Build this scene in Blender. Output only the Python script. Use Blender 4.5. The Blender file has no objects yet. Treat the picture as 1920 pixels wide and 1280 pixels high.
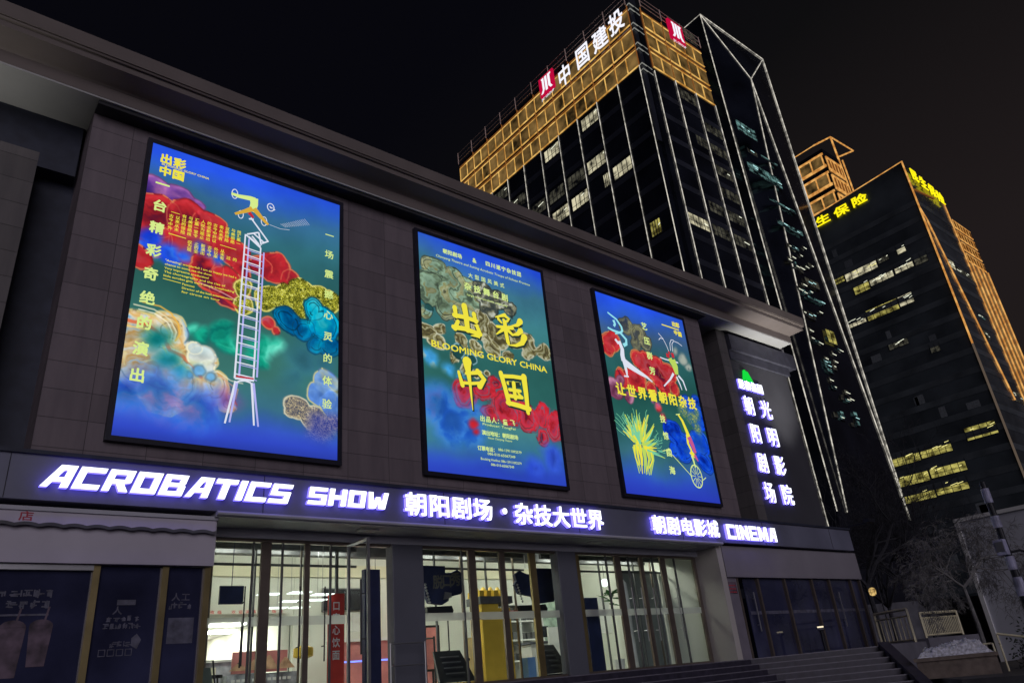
import bpy, bmesh, math, random
import numpy as np
from mathutils import Vector, Matrix
R = math.radians
random.seed(7)
sc = bpy.context.scene
COL = sc.collection

# ------------------------------------------------------------------ camera
cam = bpy.data.cameras.new('camera'); cam.sensor_width = 36.0; cam.lens = 25.998
cam.clip_start = 0.1; cam.clip_end = 2000
camo = bpy.data.objects.new('camera', cam); COL.objects.link(camo)
camo.location = (0, 0, 1.6); camo.rotation_euler = (2.0079, 0.0907, -0.6714)
sc.camera = camo

# ------------------------------------------------------------------ night sky
W = bpy.data.worlds.new('World'); sc.world = W; W.use_nodes = True
wn, wl = W.node_tree.nodes, W.node_tree.links
bg = wn['Background']
tc = wn.new('ShaderNodeTexCoord'); 
rmp = wn.new('ShaderNodeValToRGB')
mz = wn.new('ShaderNodeMath'); mz.operation = 'MULTIPLY_ADD'; mz.inputs[1].default_value = -0.55
sep2 = wn.new('ShaderNodeSeparateXYZ'); nrm = wn.new('ShaderNodeVectorMath'); nrm.operation = 'NORMALIZE'
wl.new(tc.outputs['Generated'], nrm.inputs[0]); wl.new(nrm.outputs[0], sep2.inputs[0])
wl.new(sep2.outputs['Z'], mz.inputs[0]); wl.new(sep2.outputs['X'], mz.inputs[2])
rmp.color_ramp.elements[0].position = 0.02; rmp.color_ramp.elements[0].color = (0.0021, 0.0021, 0.0038, 1)
rmp.color_ramp.elements[1].position = 0.66; rmp.color_ramp.elements[1].color = (0.0138, 0.0104, 0.0108, 1)
e_ = rmp.color_ramp.elements.new(0.33); e_.color = (0.0044, 0.0042, 0.0048, 1)
wl.new(mz.outputs[0], rmp.inputs[0]); wl.new(rmp.outputs[0], bg.inputs['Color']); bg.inputs['Strength'].default_value = 1.0

# street glow from the avenue behind the camera (very weak, very soft)
sun = bpy.data.lights.new('street_glow', 'SUN'); sun.energy = 0.70; sun.angle = R(40); sun.color = (0.96, 0.89, 1.0)
suno = bpy.data.objects.new('street_glow', sun); COL.objects.link(suno)
suno.rotation_euler = (R(74), 0, R(-22)); suno.location = (0, -20, 20)

sc.view_settings.view_transform = 'Standard'; sc.view_settings.look = 'None'
sc.view_settings.exposure = 0.0; sc.view_settings.gamma = 1.0
cy = sc.cycles
cy.use_denoising = True; cy.max_bounces = 6; cy.diffuse_bounces = 3; cy.glossy_bounces = 3
cy.transparent_max_bounces = 12; cy.sample_clamp_indirect = 3.0; cy.caustics_reflective = False; cy.caustics_refractive = False
try: cy.denoiser = 'OPENIMAGEDENOISE'
except Exception: pass

# ------------------------------------------------------------------ helpers
def lin(c):
    return tuple((x/255/12.92 if x/255 <= 0.04045 else ((x/255+0.055)/1.055)**2.4) for x in c)

def nmat(name):
    m = bpy.data.materials.new(name); m.use_nodes = True
    return m, m.node_tree.nodes, m.node_tree.links

def pmat(name, col, rough=0.7, metal=0.0, spec=0.4, var=0.25, scale=3.0, bump=0.0, bscale=20.0):
    m, n, l = nmat(name); b = n['Principled BSDF']
    b.inputs['Roughness'].default_value = rough; b.inputs['Metallic'].default_value = metal
    b.inputs['Specular IOR Level'].default_value = spec
    t = n.new('ShaderNodeTexCoord'); z = n.new('ShaderNodeTexNoise'); z.inputs['Scale'].default_value = scale
    z.inputs['Detail'].default_value = 6
    l.new(t.outputs['Object'], z.inputs['Vector'])
    r = n.new('ShaderNodeValToRGB')
    r.color_ramp.elements[0].position = 0.3; r.color_ramp.elements[1].position = 0.7
    r.color_ramp.elements[0].color = tuple(x*(1-var) for x in col)+(1,)
    r.color_ramp.elements[1].color = tuple(min(1, x*(1+var)) for x in col)+(1,)
    l.new(z.outputs['Fac'], r.inputs[0]); l.new(r.outputs[0], b.inputs['Base Color'])
    if bump:
        z2 = n.new('ShaderNodeTexNoise'); z2.inputs['Scale'].default_value = bscale; z2.inputs['Detail'].default_value = 8
        l.new(t.outputs['Object'], z2.inputs['Vector'])
        bp = n.new('ShaderNodeBump'); bp.inputs['Strength'].default_value = bump; bp.inputs['Distance'].default_value = 0.02
        l.new(z2.outputs['Fac'], bp.inputs['Height']); l.new(bp.outputs[0], b.inputs['Normal'])
    return m

def emat(name, rgb, strength=1.0, sample=False):
    m, n, l = nmat(name); n.remove(n['Principled BSDF'])
    e = n.new('ShaderNodeEmission'); e.inputs[0].default_value = lin(rgb)+(1,); e.inputs[1].default_value = strength
    l.new(e.outputs[0], n['Material Output'].inputs[0])
    m.cycles.emission_sampling = 'AUTO' if sample else 'NONE'
    return m

def emat_noise(name, lo, hi, strength=1.0, scale=(1, 1, 1), p0=0.35, p1=0.65, nscale=1.0, detail=3, kind='noise'):
    """glow of a lit room: noise between two colours"""
    m, n, l = nmat(name); n.remove(n['Principled BSDF'])
    t = n.new('ShaderNodeTexCoord'); mp = n.new('ShaderNodeMapping'); mp.inputs['Scale'].default_value = scale
    l.new(t.outputs['Object'], mp.inputs[0])
    z = n.new('ShaderNodeTexNoise' if kind == 'noise' else 'ShaderNodeTexVoronoi')
    z.inputs['Scale'].default_value = nscale
    if kind == 'noise': z.inputs['Detail'].default_value = detail
    l.new(mp.outputs[0], z.inputs['Vector'])
    r = n.new('ShaderNodeValToRGB'); r.color_ramp.elements[0].position = p0; r.color_ramp.elements[1].position = p1
    r.color_ramp.elements[0].color = lin(lo)+(1,); r.color_ramp.elements[1].color = lin(hi)+(1,)
    l.new(z.outputs['Fac' if kind == 'noise' else 'Distance'], r.inputs[0])
    e = n.new('ShaderNodeEmission'); e.inputs[1].default_value = strength
    l.new(r.outputs[0], e.inputs[0]); l.new(e.outputs[0], n['Material Output'].inputs[0])
    m.cycles.emission_sampling = 'NONE'
    return m

def stone_mat(name, base, tw=1.15, th=0.6, rough=0.6, plane='xz'):
    m, n, l = nmat(name); b = n['Principled BSDF']; b.inputs['Roughness'].default_value = rough
    b.inputs['Specular IOR Level'].default_value = 0.3
    t = n.new('ShaderNodeTexCoord'); s = n.new('ShaderNodeSeparateXYZ'); c = n.new('ShaderNodeCombineXYZ')
    l.new(t.outputs['Object'], s.inputs[0]); l.new(s.outputs['X'], c.inputs[0]); l.new(s.outputs['Z'], c.inputs[1])
    br = n.new('ShaderNodeTexBrick'); br.offset = 0.0; br.inputs['Scale'].default_value = 1.0
    br.inputs['Brick Width'].default_value = tw; br.inputs['Row Height'].default_value = th
    br.inputs['Mortar Size'].default_value = 0.007; br.inputs['Mortar Smooth'].default_value = 0.2
    br.inputs['Color1'].default_value = tuple(x*1.13 for x in base)+(1,); br.inputs['Color2'].default_value = tuple(x*0.87 for x in base)+(1,)
    br.inputs['Mortar'].default_value = tuple(x*0.42 for x in base)+(1,)
    l.new(c.outputs[0], br.inputs['Vector'])
    z = n.new('ShaderNodeTexNoise'); z.inputs['Scale'].default_value = 1.0; z.inputs['Detail'].default_value = 9; z.inputs['Roughness'].default_value = 0.65
    mp = n.new('ShaderNodeMapping'); mp.inputs['Scale'].default_value = (2.4, 2.4, 0.35); l.new(t.outputs['Object'], mp.inputs[0]); l.new(mp.outputs[0], z.inputs['Vector'])
    mx = n.new('ShaderNodeMix'); mx.data_type = 'RGBA'; mx.blend_type = 'MULTIPLY'; mx.inputs[0].default_value = 0.5
    r = n.new('ShaderNodeValToRGB'); r.color_ramp.elements[0].position = 0.3; r.color_ramp.elements[0].color = (0.42, 0.42, 0.46, 1)
    r.color_ramp.elements[1].position = 0.7; r.color_ramp.elements[1].color = (1.1, 1.08, 1.05, 1)
    l.new(z.outputs['Fac'], r.inputs[0]); l.new(br.outputs['Color'], mx.inputs[6]); l.new(r.outputs[0], mx.inputs[7])
    l.new(mx.outputs[2], b.inputs['Base Color'])
    bp = n.new('ShaderNodeBump'); bp.inputs['Strength'].default_value = 0.5; bp.inputs['Distance'].default_value = 0.015; bp.invert = True
    l.new(br.outputs['Fac'], bp.inputs['Height']); l.new(bp.outputs[0], b.inputs['Normal'])
    return m

def glass_mat(name, tint=(0.93, 0.97, 0.96), refl=0.10):
    m, n, l = nmat(name); n.remove(n['Principled BSDF'])
    tr = n.new('ShaderNodeBsdfTransparent'); tr.inputs[0].default_value = tint+(1,)
    g = n.new('ShaderNodeBsdfGlossy'); g.inputs['Roughness'].default_value = 0.02
    mx = n.new('ShaderNodeMixShader')
    fr = n.new('ShaderNodeLayerWeight'); fr.inputs[0].default_value = refl
    l.new(fr.outputs['Fresnel'], mx.inputs[0]); l.new(tr.outputs[0], mx.inputs[1]); l.new(g.outputs[0], mx.inputs[2])
    l.new(mx.outputs[0], n['Material Output'].inputs[0])
    return m

class MB:
    """collects shapes (world coordinates) and links them as ONE mesh object"""
    def __init__(s): s.v = []; s.f = []; s.m = []; s.mi = 0
    def add(s, vs, fs):
        o = len(s.v); s.v += [tuple(p) for p in vs]
        for f in fs: s.f.append([i+o for i in f]); s.m.append(s.mi)
        return s
    def box(s, x0, x1, y0, y1, z0, z1):
        return s.add([(x0,y0,z0),(x1,y0,z0),(x1,y1,z0),(x0,y1,z0),(x0,y0,z1),(x1,y0,z1),(x1,y1,z1),(x0,y1,z1)],
                     [(0,3,2,1),(4,5,6,7),(0,1,5,4),(1,2,6,5),(2,3,7,6),(3,0,4,7)])
    def quad(s, a, b, c, d): return s.add([a,b,c,d], [(0,1,2,3)])
    def tri(s, a, b, c): return s.add([a,b,c], [(0,1,2)])
    def prism(s, poly, z0, z1):      # poly in xy, ccw
        n = len(poly)
        return s.add([(x,y,z0) for x,y in poly]+[(x,y,z1) for x,y in poly],
            [tuple(range(n-1,-1,-1)), tuple(range(n,2*n))]+[(i,(i+1)%n,n+(i+1)%n,n+i) for i in range(n)])
    def extr(s, poly, fn, d0, d1):   # poly 2D -> fn(a,b,depth)
        n = len(poly)
        return s.add([fn(a,b,d0) for a,b in poly]+[fn(a,b,d1) for a,b in poly],
            [tuple(range(n)), tuple(range(2*n-1,n-1,-1))]+[(i,n+i,n+(i+1)%n,(i+1)%n) for i in range(n)])
    def tube(s, pts, r, n=8, cap=True):
        pts = [Vector(p) for p in pts]; rs = r if isinstance(r, (list, tuple)) else [r]*len(pts)
        o = len(s.v); vs = []
        for i, p in enumerate(pts):
            d = (pts[min(i+1, len(pts)-1)]-pts[max(i-1, 0)])
            if d.length < 1e-9: d = Vector((0,0,1))
            d.normalize(); a = d.cross(Vector((0,0,1)) if abs(d.z) < 0.95 else Vector((1,0,0))).normalized(); b = d.cross(a)
            for k in range(n):
                t = 2*math.pi*k/n; vs.append(p+(a*math.cos(t)+b*math.sin(t))*rs[i])
        fs = []
        for i in range(len(pts)-1):
            for k in range(n): fs.append((i*n+k, i*n+(k+1)%n, (i+1)*n+(k+1)%n, (i+1)*n+k))
        if cap: fs.append(tuple(range(n-1,-1,-1))); fs.append(tuple((len(pts)-1)*n+k for k in range(n)))
        return s.add(vs, fs)
    def beam(s, a, b, w): return s.tube([a, b], w*0.7071, 4)
    def build(s, name, mats, parent=None, smooth=False, bevel=0.0):
        root = parent
        while root is not None and root.parent is not None: root = root.parent
        L = Vector(root.location) if root is not None else Vector((0,0,0))
        me = bpy.data.meshes.new(name)
        me.from_pydata([(p[0]-L.x, p[1]-L.y, p[2]-L.z) for p in s.v], [], s.f)
        if not isinstance(mats, (list, tuple)): mats = [mats]
        for m in mats: me.materials.append(m)
        if len(mats) > 1: me.polygons.foreach_set('material_index', s.m)
        if smooth: me.polygons.foreach_set('use_smooth', [True]*len(s.f))
        me.update()
        o = bpy.data.objects.new(name, me); COL.objects.link(o)
        if parent is not None: o.parent = parent
        if bevel:
            b = o.modifiers.new('bevel', 'BEVEL'); b.width = bevel; b.segments = 2; b.limit_method = 'ANGLE'
        return o

def tag(o, label=None, cat=None, group=None, kind=None):
    if label: o['label'] = label
    if cat: o['category'] = cat
    if group: o['group'] = group
    if kind: o['kind'] = kind
    return o
def thing(name, loc, label, cat, group=None):
    o = bpy.data.objects.new(name, None); COL.objects.link(o); o.location = loc; o.empty_display_size = 0.3
    return tag(o, label, cat, group)

# ---- glyphs (built-in font) and block capitals
_G = {}
def glyph(s, off=0.0, ext=0.0):
    """built-in font outline; off thickens it by striking the outline several times, each 1% of a unit behind the last"""
    k = (s, off, ext)
    if k not in _G:
        cu = bpy.data.curves.new('t', 'FONT'); cu.body = s; cu.size = 1.0; cu.extrude = ext
        cu.resolution_u = 2; cu.fill_mode = 'BOTH' if ext else 'FRONT'
        ob = bpy.data.objects.new('t', cu); me = ob.to_mesh()
        vs = [tuple(v.co) for v in me.vertices]; fs = [tuple(p.vertices) for p in me.polygons]
        ob.to_mesh_clear(); bpy.data.objects.remove(ob); bpy.data.curves.remove(cu)
        if off:
            n_ = 4 if off < 0.03 else 8; V_, F_ = [], []
            for i in range(n_+1):
                a = 2*math.pi*(i+0.5)/n_; r_ = 0 if i == n_ else off
                o = len(V_); dz = 0.004*i
                V_ += [(x+r_*math.cos(a), y+r_*math.sin(a), z-dz if ext else -dz) for x, y, z in vs]; F_ += [tuple(j+o for j in f) for f in fs]
            vs, fs = V_, F_
        _G[k] = (vs, fs)
    return _G[k]
def bb(vs):
    a = np.array(vs); return a[:,0].min(), a[:,0].max(), a[:,1].min(), a[:,1].max()
_cell = bb(glyph('国')[0]); CX = (_cell[0]+_cell[1])/2; CYY = (_cell[2]+_cell[3])/2; CS = (_cell[3]-_cell[2])/0.93

def put_char(mb, ch, cx, cy, w, h, fn, off=0.0, ext=0.0, d=0.0, rot=0.0, shear=0.0):
    """one character centred at cx,cy in a w x h cell; fn(a,b,depth)->world"""
    vs, fs = glyph(ch, off, ext)
    c, s_ = math.cos(rot), math.sin(rot); out = []
    for x, y, z in vs:
        a = (x-CX)/CS; b = (y-CYY)/CS; a += b*shear
        a, b = a*c-b*s_, a*s_+b*c
        out.append(fn(cx+a*w, cy+b*h, d+(z/ext if ext else z*0.06)))
    mb.add(out, fs)
def put_line(mb, s, x0, x1, yc, h, fn, off=0.0, d=0.0, shear=0.0, ext=0.0):
    """a latin line stretched between x0 and x1"""
    vs, fs = glyph(s, off, ext); b = bb(vs); k = (x1-x0)/(b[1]-b[0]); hh = 0.72
    mb.add([fn(x0+(x-b[0])*k+shear*(y)*h/hh, yc+(y-hh/2)*h/hh, d+(z/ext if ext else z*0.06)) for x, y, z in vs], fs)

BLOCK = {  # outline, holes on a unit cell
 'A': ([(0,0),(.27,0),(.36,.24),(.70,.24),(.70,0),(1,0),(1,1),(.38,1)], [[(.46,.45),(.70,.45),(.70,.78),(.59,.78)]]),
 'C': ([(0,0),(1,0),(1,.22),(.29,.22),(.29,.78),(1,.78),(1,1),(0,1)], []),
 'R': ([(0,0),(.28,0),(.28,.34),(.44,.34),(.68,0),(1.02,0),(.74,.36),(1,.44),(1,1),(0,1)], [[(.28,.55),(.72,.55),(.72,.79),(.28,.79)]]),
 'O': ([(0,0),(1,0),(1,1),(0,1)], [[(.29,.22),(.71,.22),(.71,.78),(.29,.78)]]),
 'B': ([(0,0),(1,0),(1,.46),(.93,.52),(.97,.58),(.97,1),(0,1)], [[(.29,.2),(.71,.2),(.71,.42),(.29,.42)], [(.29,.61),(.69,.61),(.69,.8),(.29,.8)]]),
 'T': ([(.34,0),(.66,0),(.66,.77),(1,.77),(1,1),(0,1),(0,.77),(.34,.77)], []),
 'I': ([(0,0),(1,0),(1,1),(0,1)], []),
 'S': ([(0,0),(1,0),(1,.6),(.29,.6),(.29,.79),(1,.79),(1,1),(0,1),(0,.4),(.71,.4),(.71,.21),(0,.21)], []),
 'H': ([(0,0),(.29,0),(.29,.39),(.71,.39),(.71,0),(1,0),(1,1),(.71,1),(.71,.62),(.29,.62),(.29,1),(0,1)], []),
 'W': ([(.1,0),(.42,0),(.5,.32),(.58,0),(.9,0),(1,1),(.77,1),(.71,.34),(.6,.72),(.4,.72),(.29,.34),(.23,1),(0,1)], []),
 'N': ([(0,0),(.29,0),(.29,.55),(.7,0),(1,0),(1,1),(.71,1),(.71,.45),(.3,1),(0,1)], []),
 'E': ([(0,0),(1,0),(1,.21),(.29,.21),(.29,.4),(.92,.4),(.92,.6),(.29,.6),(.29,.79),(1,.79),(1,1),(0,1)], []),
 'M': ([(0,0),(.25,0),(.25,.6),(.42,.1),(.58,.1),(.75,.6),(.75,0),(1,0),(1,1),(.7,1),(.5,.46),(.3,1),(0,1)], []),
}
_BK = {}
def block(ch):
    if ch not in _BK:
        o, hs = BLOCK[ch]; cu = bpy.data.curves.new('t', 'CURVE'); cu.dimensions = '2D'; cu.fill_mode = 'BOTH'; cu.extrude = 0.5
        for poly in [o]+hs:
            sp = cu.splines.new('POLY'); sp.points.add(len(poly)-1); sp.use_cyclic_u = True
            for p, q in zip(sp.points, poly): p.co = (q[0], q[1], 0, 1)
        ob = bpy.data.objects.new('t', cu); me = ob.to_mesh()
        _BK[ch] = ([tuple(v.co) for v in me.vertices], [tuple(p.vertices) for p in me.polygons])
        ob.to_mesh_clear(); bpy.data.objects.remove(ob); bpy.data.curves.remove(cu)
    return _BK[ch]

def split_faces(mb, vs2, fs, dep):
    """front faces -> slot 0, sides and back -> slot 1 (dep = local depth per vertex, larger = front)"""
    o = len(mb.v); mb.v += vs2
    for f in fs:
        ds = [dep[i] for i in f]
        mb.f.append([i+o for i in f]); mb.m.append(0 if min(ds) > 0.3 and max(ds)-min(ds) < 1e-4 else 1)

# ------------------------------------------------------------------ materials
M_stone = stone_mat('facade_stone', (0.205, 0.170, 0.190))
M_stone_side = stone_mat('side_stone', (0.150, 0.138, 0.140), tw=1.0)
M_recess = pmat('recess_dark_stone', (0.030, 0.035, 0.058), 0.6)  # near-black tone carries the unlit recess shade; also on coping and rear parts
M_cornice = pmat('cornice_render', (0.170, 0.142, 0.134), 0.75, var=0.12, scale=0.8, bump=0.15)
M_soffit = pmat('soffit_render', (0.42, 0.42, 0.42), 0.8, var=0.08, scale=0.7)
M_shade_seam = pmat('dark_band', (0.03, 0.03, 0.035), 0.8)
M_canopy = pmat('canopy_panel', (0.17, 0.175, 0.245), 0.5, 0.1, var=0.22, scale=0.6)
M_canopy_s = pmat('canopy_soffit', (0.46, 0.46, 0.52), 0.55, var=0.10, scale=1.2)
M_shoppanel = pmat('shop_fascia_white', (0.50, 0.465, 0.54), 0.5, var=0.12, scale=0.7)
M_pier = pmat('pier_plaster', (0.48, 0.45, 0.43), 0.7, var=0.06, scale=0.7)
M_bronze = pmat('bronze_mullion', (0.20, 0.165, 0.14), 0.4, 0.6, var=0.15)
M_gold_mul = pmat('brass_mullion', (0.34, 0.27, 0.13), 0.35, 0.7, var=0.15)
M_alu = pmat('brushed_metal', (0.42, 0.42, 0.44), 0.35, 0.8, var=0.1)
M_black = pmat('black_plastic', (0.012, 0.013, 0.02), 0.45)
M_navy = pmat('navy_board', (0.018, 0.025, 0.075), 0.5)
M_dglass = pmat('dark_shop_glass', (0.034, 0.037, 0.082), 0.05, spec=0.8, var=0.45, scale=0.8)
M_tglass = pmat('tower_glass', (0.010, 0.012, 0.020), 0.10, spec=0.35, var=0.5, scale=0.15)
M_tglass2 = pmat('far_tower_glass', (0.055, 0.066, 0.078), 0.14, spec=0.35, var=0.5, scale=0.12)  # base raised to hold reflected sky and city glow
M_tspan2 = pmat('far_tower_spandrel', (0.080, 0.094, 0.108), 0.4, var=0.4, scale=0.2)  # same city glow lifted into the spandrel colour
M_tspan = pmat('tower_spandrel', (0.030, 0.034, 0.050), 0.35, spec=0.4, var=0.3, scale=0.3)
M_glass = glass_mat('door_glass')
M_frost = None
M_step = pmat('step_granite', (0.038, 0.034, 0.054), 0.45, var=0.3, scale=6, bump=0.2, bscale=60)
M_nosing = pmat('step_nosing', (0.17, 0.16, 0.20), 0.45, var=0.2, scale=5)
M_ground = pmat('paving', (0.07, 0.068, 0.075), 0.6, var=0.35, scale=1.2, bump=0.2)
M_plinth = pmat('plinth_stone', (0.17, 0.165, 0.20), 0.65, var=0.15, scale=2)
M_bark = pmat('grey_bark', (0.17, 0.165, 0.165), 0.85, var=0.4, scale=9)
M_barkd = pmat('dark_bark', (0.034, 0.034, 0.042), 0.9, var=0.4, scale=9)
M_rail = pmat('cream_railing_paint', (0.74, 0.68, 0.46), 0.5, var=0.12, scale=8)
M_snow = pmat('dirty_snow', (0.62, 0.62, 0.70), 0.95, var=0.42, scale=16, bump=1.0, bscale=40)
M_planter = pmat('planter_stone', (0.17, 0.135, 0.115), 0.75, var=0.3, scale=5, bump=0.3)
M_shed = pmat('grey_sheet_wall', (0.50, 0.51, 0.58), 0.6, var=0.07, scale=0.6)
M_white = pmat('white_paint', (0.72, 0.72, 0.72), 0.6, var=0.05)
M_inwall = pmat('interior_wall', (0.70, 0.70, 0.65), 0.7, var=0.05, scale=0.5)
M_inwarm = pmat('interior_cream', (0.72, 0.68, 0.52), 0.7, var=0.05, scale=0.5)
M_incol = pmat('column_cladding', (0.115, 0.12, 0.15), 0.5, var=0.08, scale=0.8)
M_indark = pmat('bulkhead_grey', (0.10, 0.10, 0.11), 0.7)
M_infloor = pmat('interior_floor', (0.42, 0.42, 0.38), 0.25, var=0.1)
M_red = pmat('red_fabric', (0.52, 0.045, 0.035), 0.6, var=0.15)
M_pink = pmat('pink_panel', (0.55, 0.20, 0.20), 0.5, var=0.25, scale=2.5)
M_yellow = pmat('yellow_paint', (0.78, 0.52, 0.07), 0.45, var=0.08)
M_blue = pmat('pale_blue_box', (0.22, 0.42, 0.80), 0.5, var=0.08)
M_leaf = pmat('leaf_green', (0.05, 0.16, 0.05), 0.5, var=0.4)
M_figure = pmat('white_cloth', (0.68, 0.68, 0.66), 0.8, var=0.1)
M_hedge = pmat('hedge_leaf', (0.03, 0.04, 0.03), 0.8, var=0.5)
M_sticker = pmat('window_sticker_print', (0.105, 0.105, 0.15), 0.6, var=0.5, scale=6)
M_stick2 = pmat('window_print_pink', (0.115, 0.080, 0.11), 0.6, var=0.7, scale=4)
M_redink = pmat('red_print', (0.42, 0.05, 0.07), 0.6)
E_letter = emat('letter_white', (240, 244, 255), 2.2, True)
E_halo = emat('letter_side_violet', (120, 108, 255), 2.4, True)
E_green = emat('logo_green', (20, 205, 60), 1.2)
E_line = emat_noise('white_light_line', (138, 134, 126), (226, 220, 206), 1.0, (1, 1, 1), 0.38, 0.6, 0.9, 4)
E_goldline = emat_noise('amber_light_line', (190, 126, 60), (236, 176, 98), 1.0, (1, 1, 1), 0.38, 0.62, 0.7, 4)
E_gold = emat_noise('gold_lit_bar', (176, 122, 52), (240, 192, 106), 1.0, (1, 1, 1), 0.38, 0.62, 0.6, 4)
E_golddim = emat('gold_lit_bar_dim', (122, 74, 34), 1.0)  # glow added for gold light caught by brown rails and panels
E_signw = emat('tower_sign_white', (240, 240, 250), 1.1)
E_signred = emat('tower_logo_red', (190, 10, 60), 1.0)
E_signy = emat('tower_sign_yellow', (246, 228, 20), 1.25)
E_ceil = emat('ceiling_panel_light', (250, 250, 230), 44.0, True)
E_ceil2 = emat('hanging_panel_light', (246, 250, 244), 2.0)
E_led = emat('blue_led_strip', (120, 140, 255), 2.0)
E_redled = emat('red_ticker', (215, 60, 60), 0.8)
E_warm = emat_noise('warm_lantern', (120, 92, 52), (226, 190, 118), 1.0, (1, 1, 3), 0.3, 0.6, 3.0)
def frost_mat():
    m, n, l = nmat('frosted_band'); n.remove(n['Principled BSDF'])
    tr = n.new('ShaderNodeBsdfTransparent'); d = n.new('ShaderNodeBsdfTranslucent'); d.inputs[0].default_value = (0.75, 0.78, 0.75, 1)
    d2 = n.new('ShaderNodeBsdfDiffuse'); d2.inputs[0].default_value = (0.7, 0.72, 0.72, 1)
    a = n.new('ShaderNodeMixShader'); a.inputs[0].default_value = 0.4; l.new(d.outputs[0], a.inputs[1]); l.new(d2.outputs[0], a.inputs[2])
    b = n.new('ShaderNodeMixShader'); b.inputs[0].default_value = 0.62; l.new(tr.outputs[0], b.inputs[1]); l.new(a.outputs[0], b.inputs[2])
    l.new(b.outputs[0], n['Material Output'].inputs[0]); return m
M_frost = frost_mat()

# ================================================================== THE SETTING
MB().box(-400, 700, -300, 600, -0.5, 0.0).build('ground', M_ground)['kind'] = 'structure'
# grand steps: run along the front, then turn towards the street at the right
FZ = 1.72
n2 = Vector((-0.714, -0.70)); mv = Vector((-0.42, -1.0))
def spath(k):
    t = 0.34*k
    return [(-12, 14.1-t), (20.2+mv.x*t, 14.1+mv.y*t), (22.8+n2.x*t, 11.5+n2.y*t)]
P0 = spath(0)
st = MB()
st.prism(P0+[(27.8, 12.6), (30.4, 14.4), (30.4, 15.73), (-12, 15.73)], 0.0, FZ)
for k in range(1, 12):
    a, b = spath(k), spath(k-1)
    st.prism(a+b[::-1], 0.0, FZ-0.15*k)
st.mi = 1
for k in range(0, 12):
    a = spath(k); z = FZ-0.15*k
    b = [(p[0]+(0 if i == 0 else (-mv.x if i == 1 else -n2.x))*0.045, p[1]+(1.0 if i == 0 else (-mv.y if i == 1 else -n2.y))*0.045) for i, p in enumerate(a)]
    o = [(p[0]+(0 if i == 0 else (mv.x if i == 1 else n2.x))*0.012, p[1]+(-1.0 if i == 0 else (mv.y if i == 1 else n2.y))*0.012) for i, p in enumerate(a)]
    for i in (0, 1): st.prism([o[i], o[i+1], b[i+1], b[i]], z-0.02, z+0.004)
st.build('steps', [M_step, M_nosing])['kind'] = 'structure'
MB().prism([(20.6, -10), (90, -10), (90, 12.2), (28.2, 12.2), (23.2, 10.6), (20.6, 8.6)], 0.0, 0.8).build('terrace', M_ground)['kind'] = 'structure'

# ================================================================== THEATRE BUILDING
T = thing('theatre_building', (14, 16.12, 0), 'low grey stone theatre front with deep cornice, three lightboxes and lit glass entrance', 'building')
w = MB(); w.box(1.62, 24.35, 16.12, 17.4, 5.3, 14.90)
w.build('wall', M_stone, T)
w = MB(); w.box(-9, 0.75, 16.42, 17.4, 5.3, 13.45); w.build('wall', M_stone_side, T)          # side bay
w = MB(); w.box(25.95, 26.55, 16.42, 17.4, 5.3, 14.90); w.build('pilaster', M_stone_side, T)
w = MB(); w.box(-9, 31.0, 17.4, 18.0, 5.3, 14.94); w.build('recess_wall', M_recess, T)
w = MB(); w.box(-9, 30.5, 18.0, 44, 6.3, 15.9); w.build('rear_block', M_recess, T)
w = MB(); w.box(-9, 1.55, 16.95, 17.4, 13.45, 14.90); w.build('lintel_band', M_recess, T)
# sign wing
w = MB(); w.box(26.56, 30.95, 16.45, 17.38, 5.3, 13.60); w.build('sign_wall', pmat('sign_wall_panel', (0.065, 0.065, 0.078), 0.55, var=0.12, scale=0.8), T)
w = MB(); w.box(26.56, 31.2, 16.36, 17.38, 13.60, 14.0); w.box(26.56, 31.7, 16.22, 17.38, 14.0, 14.72)
w.build('parapet_beam', pmat('beam_render', (0.050, 0.050, 0.072), 0.7), T)
# cornice: extruded profile
prof = [(15.65, 14.95), (15.65, 15.27), (15.60, 15.30), (15.10, 15.44), (15.10, 15.60), (15.04, 15.60), (15.02, 15.63), (15.04, 15.66), (15.0, 15.66), (15.0, 16.05), (17.0, 16.12), (17.0, 14.95)]
c = MB()
xs = [(-12, -12)]
def cv(y, z): # end of the cornice steps in as the profile does
    return 30.75+max(0, 15.65-y)*0.62
nP = len(prof)
vs = [(-12, y, z) for y, z in prof]+[(cv(y, z), y, z) for y, z in prof]
c.add(vs, [tuple(range(nP))]+[tuple(range(2*nP-1, nP-1, -1))]+[(i, nP+i, nP+(i+1) % nP, (i+1) % nP) for i in range(nP)])
c.build('cornice', M_cornice, T)
s = MB(); s.box(-12, 30.74, 15.66, 17.4, 14.90, 14.949); s.build('soffit', M_soffit, T)
b = MB(); b.box(1.62, 24.35, 15.72, 16.12, 14.80, 14.899); b.build('frieze_band', M_shade_seam, T)  # dark strip holding the soffit's shade in its colour

# canopy
c = MB()
c.box(-12, 29.15, 14.62, 16.11, 5.20, 5.98)
c.build('canopy', M_canopy, T)
c = MB(); c.box(-12, 29.2, 14.56, 16.11, 5.98, 6.05); c.build('canopy_coping', M_recess, T)
c = MB(); c.tube([(4.7, 14.60, 5.16), (20.7, 14.60, 5.16)], 0.045, 8)
c.box(4.7, 20.7, 14.64, 15.60, 5.10, 5.195); c.build('canopy_soffit', M_canopy_s, T)
c = MB(); c.box(4.75, 20.6, 15.60, 15.80, 4.92, 5.195); c.build('door_head', M_canopy_s, T)
# seams of the canopy panels
c = MB()
for x in (-3.2, 1.2, 5.6, 10.0, 14.4, 18.8, 23.2, 27.6): c.box(x, x+0.012, 14.612, 14.622, 5.21, 5.97)
c.build('panel_seam', M_shade_seam, T)
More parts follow.
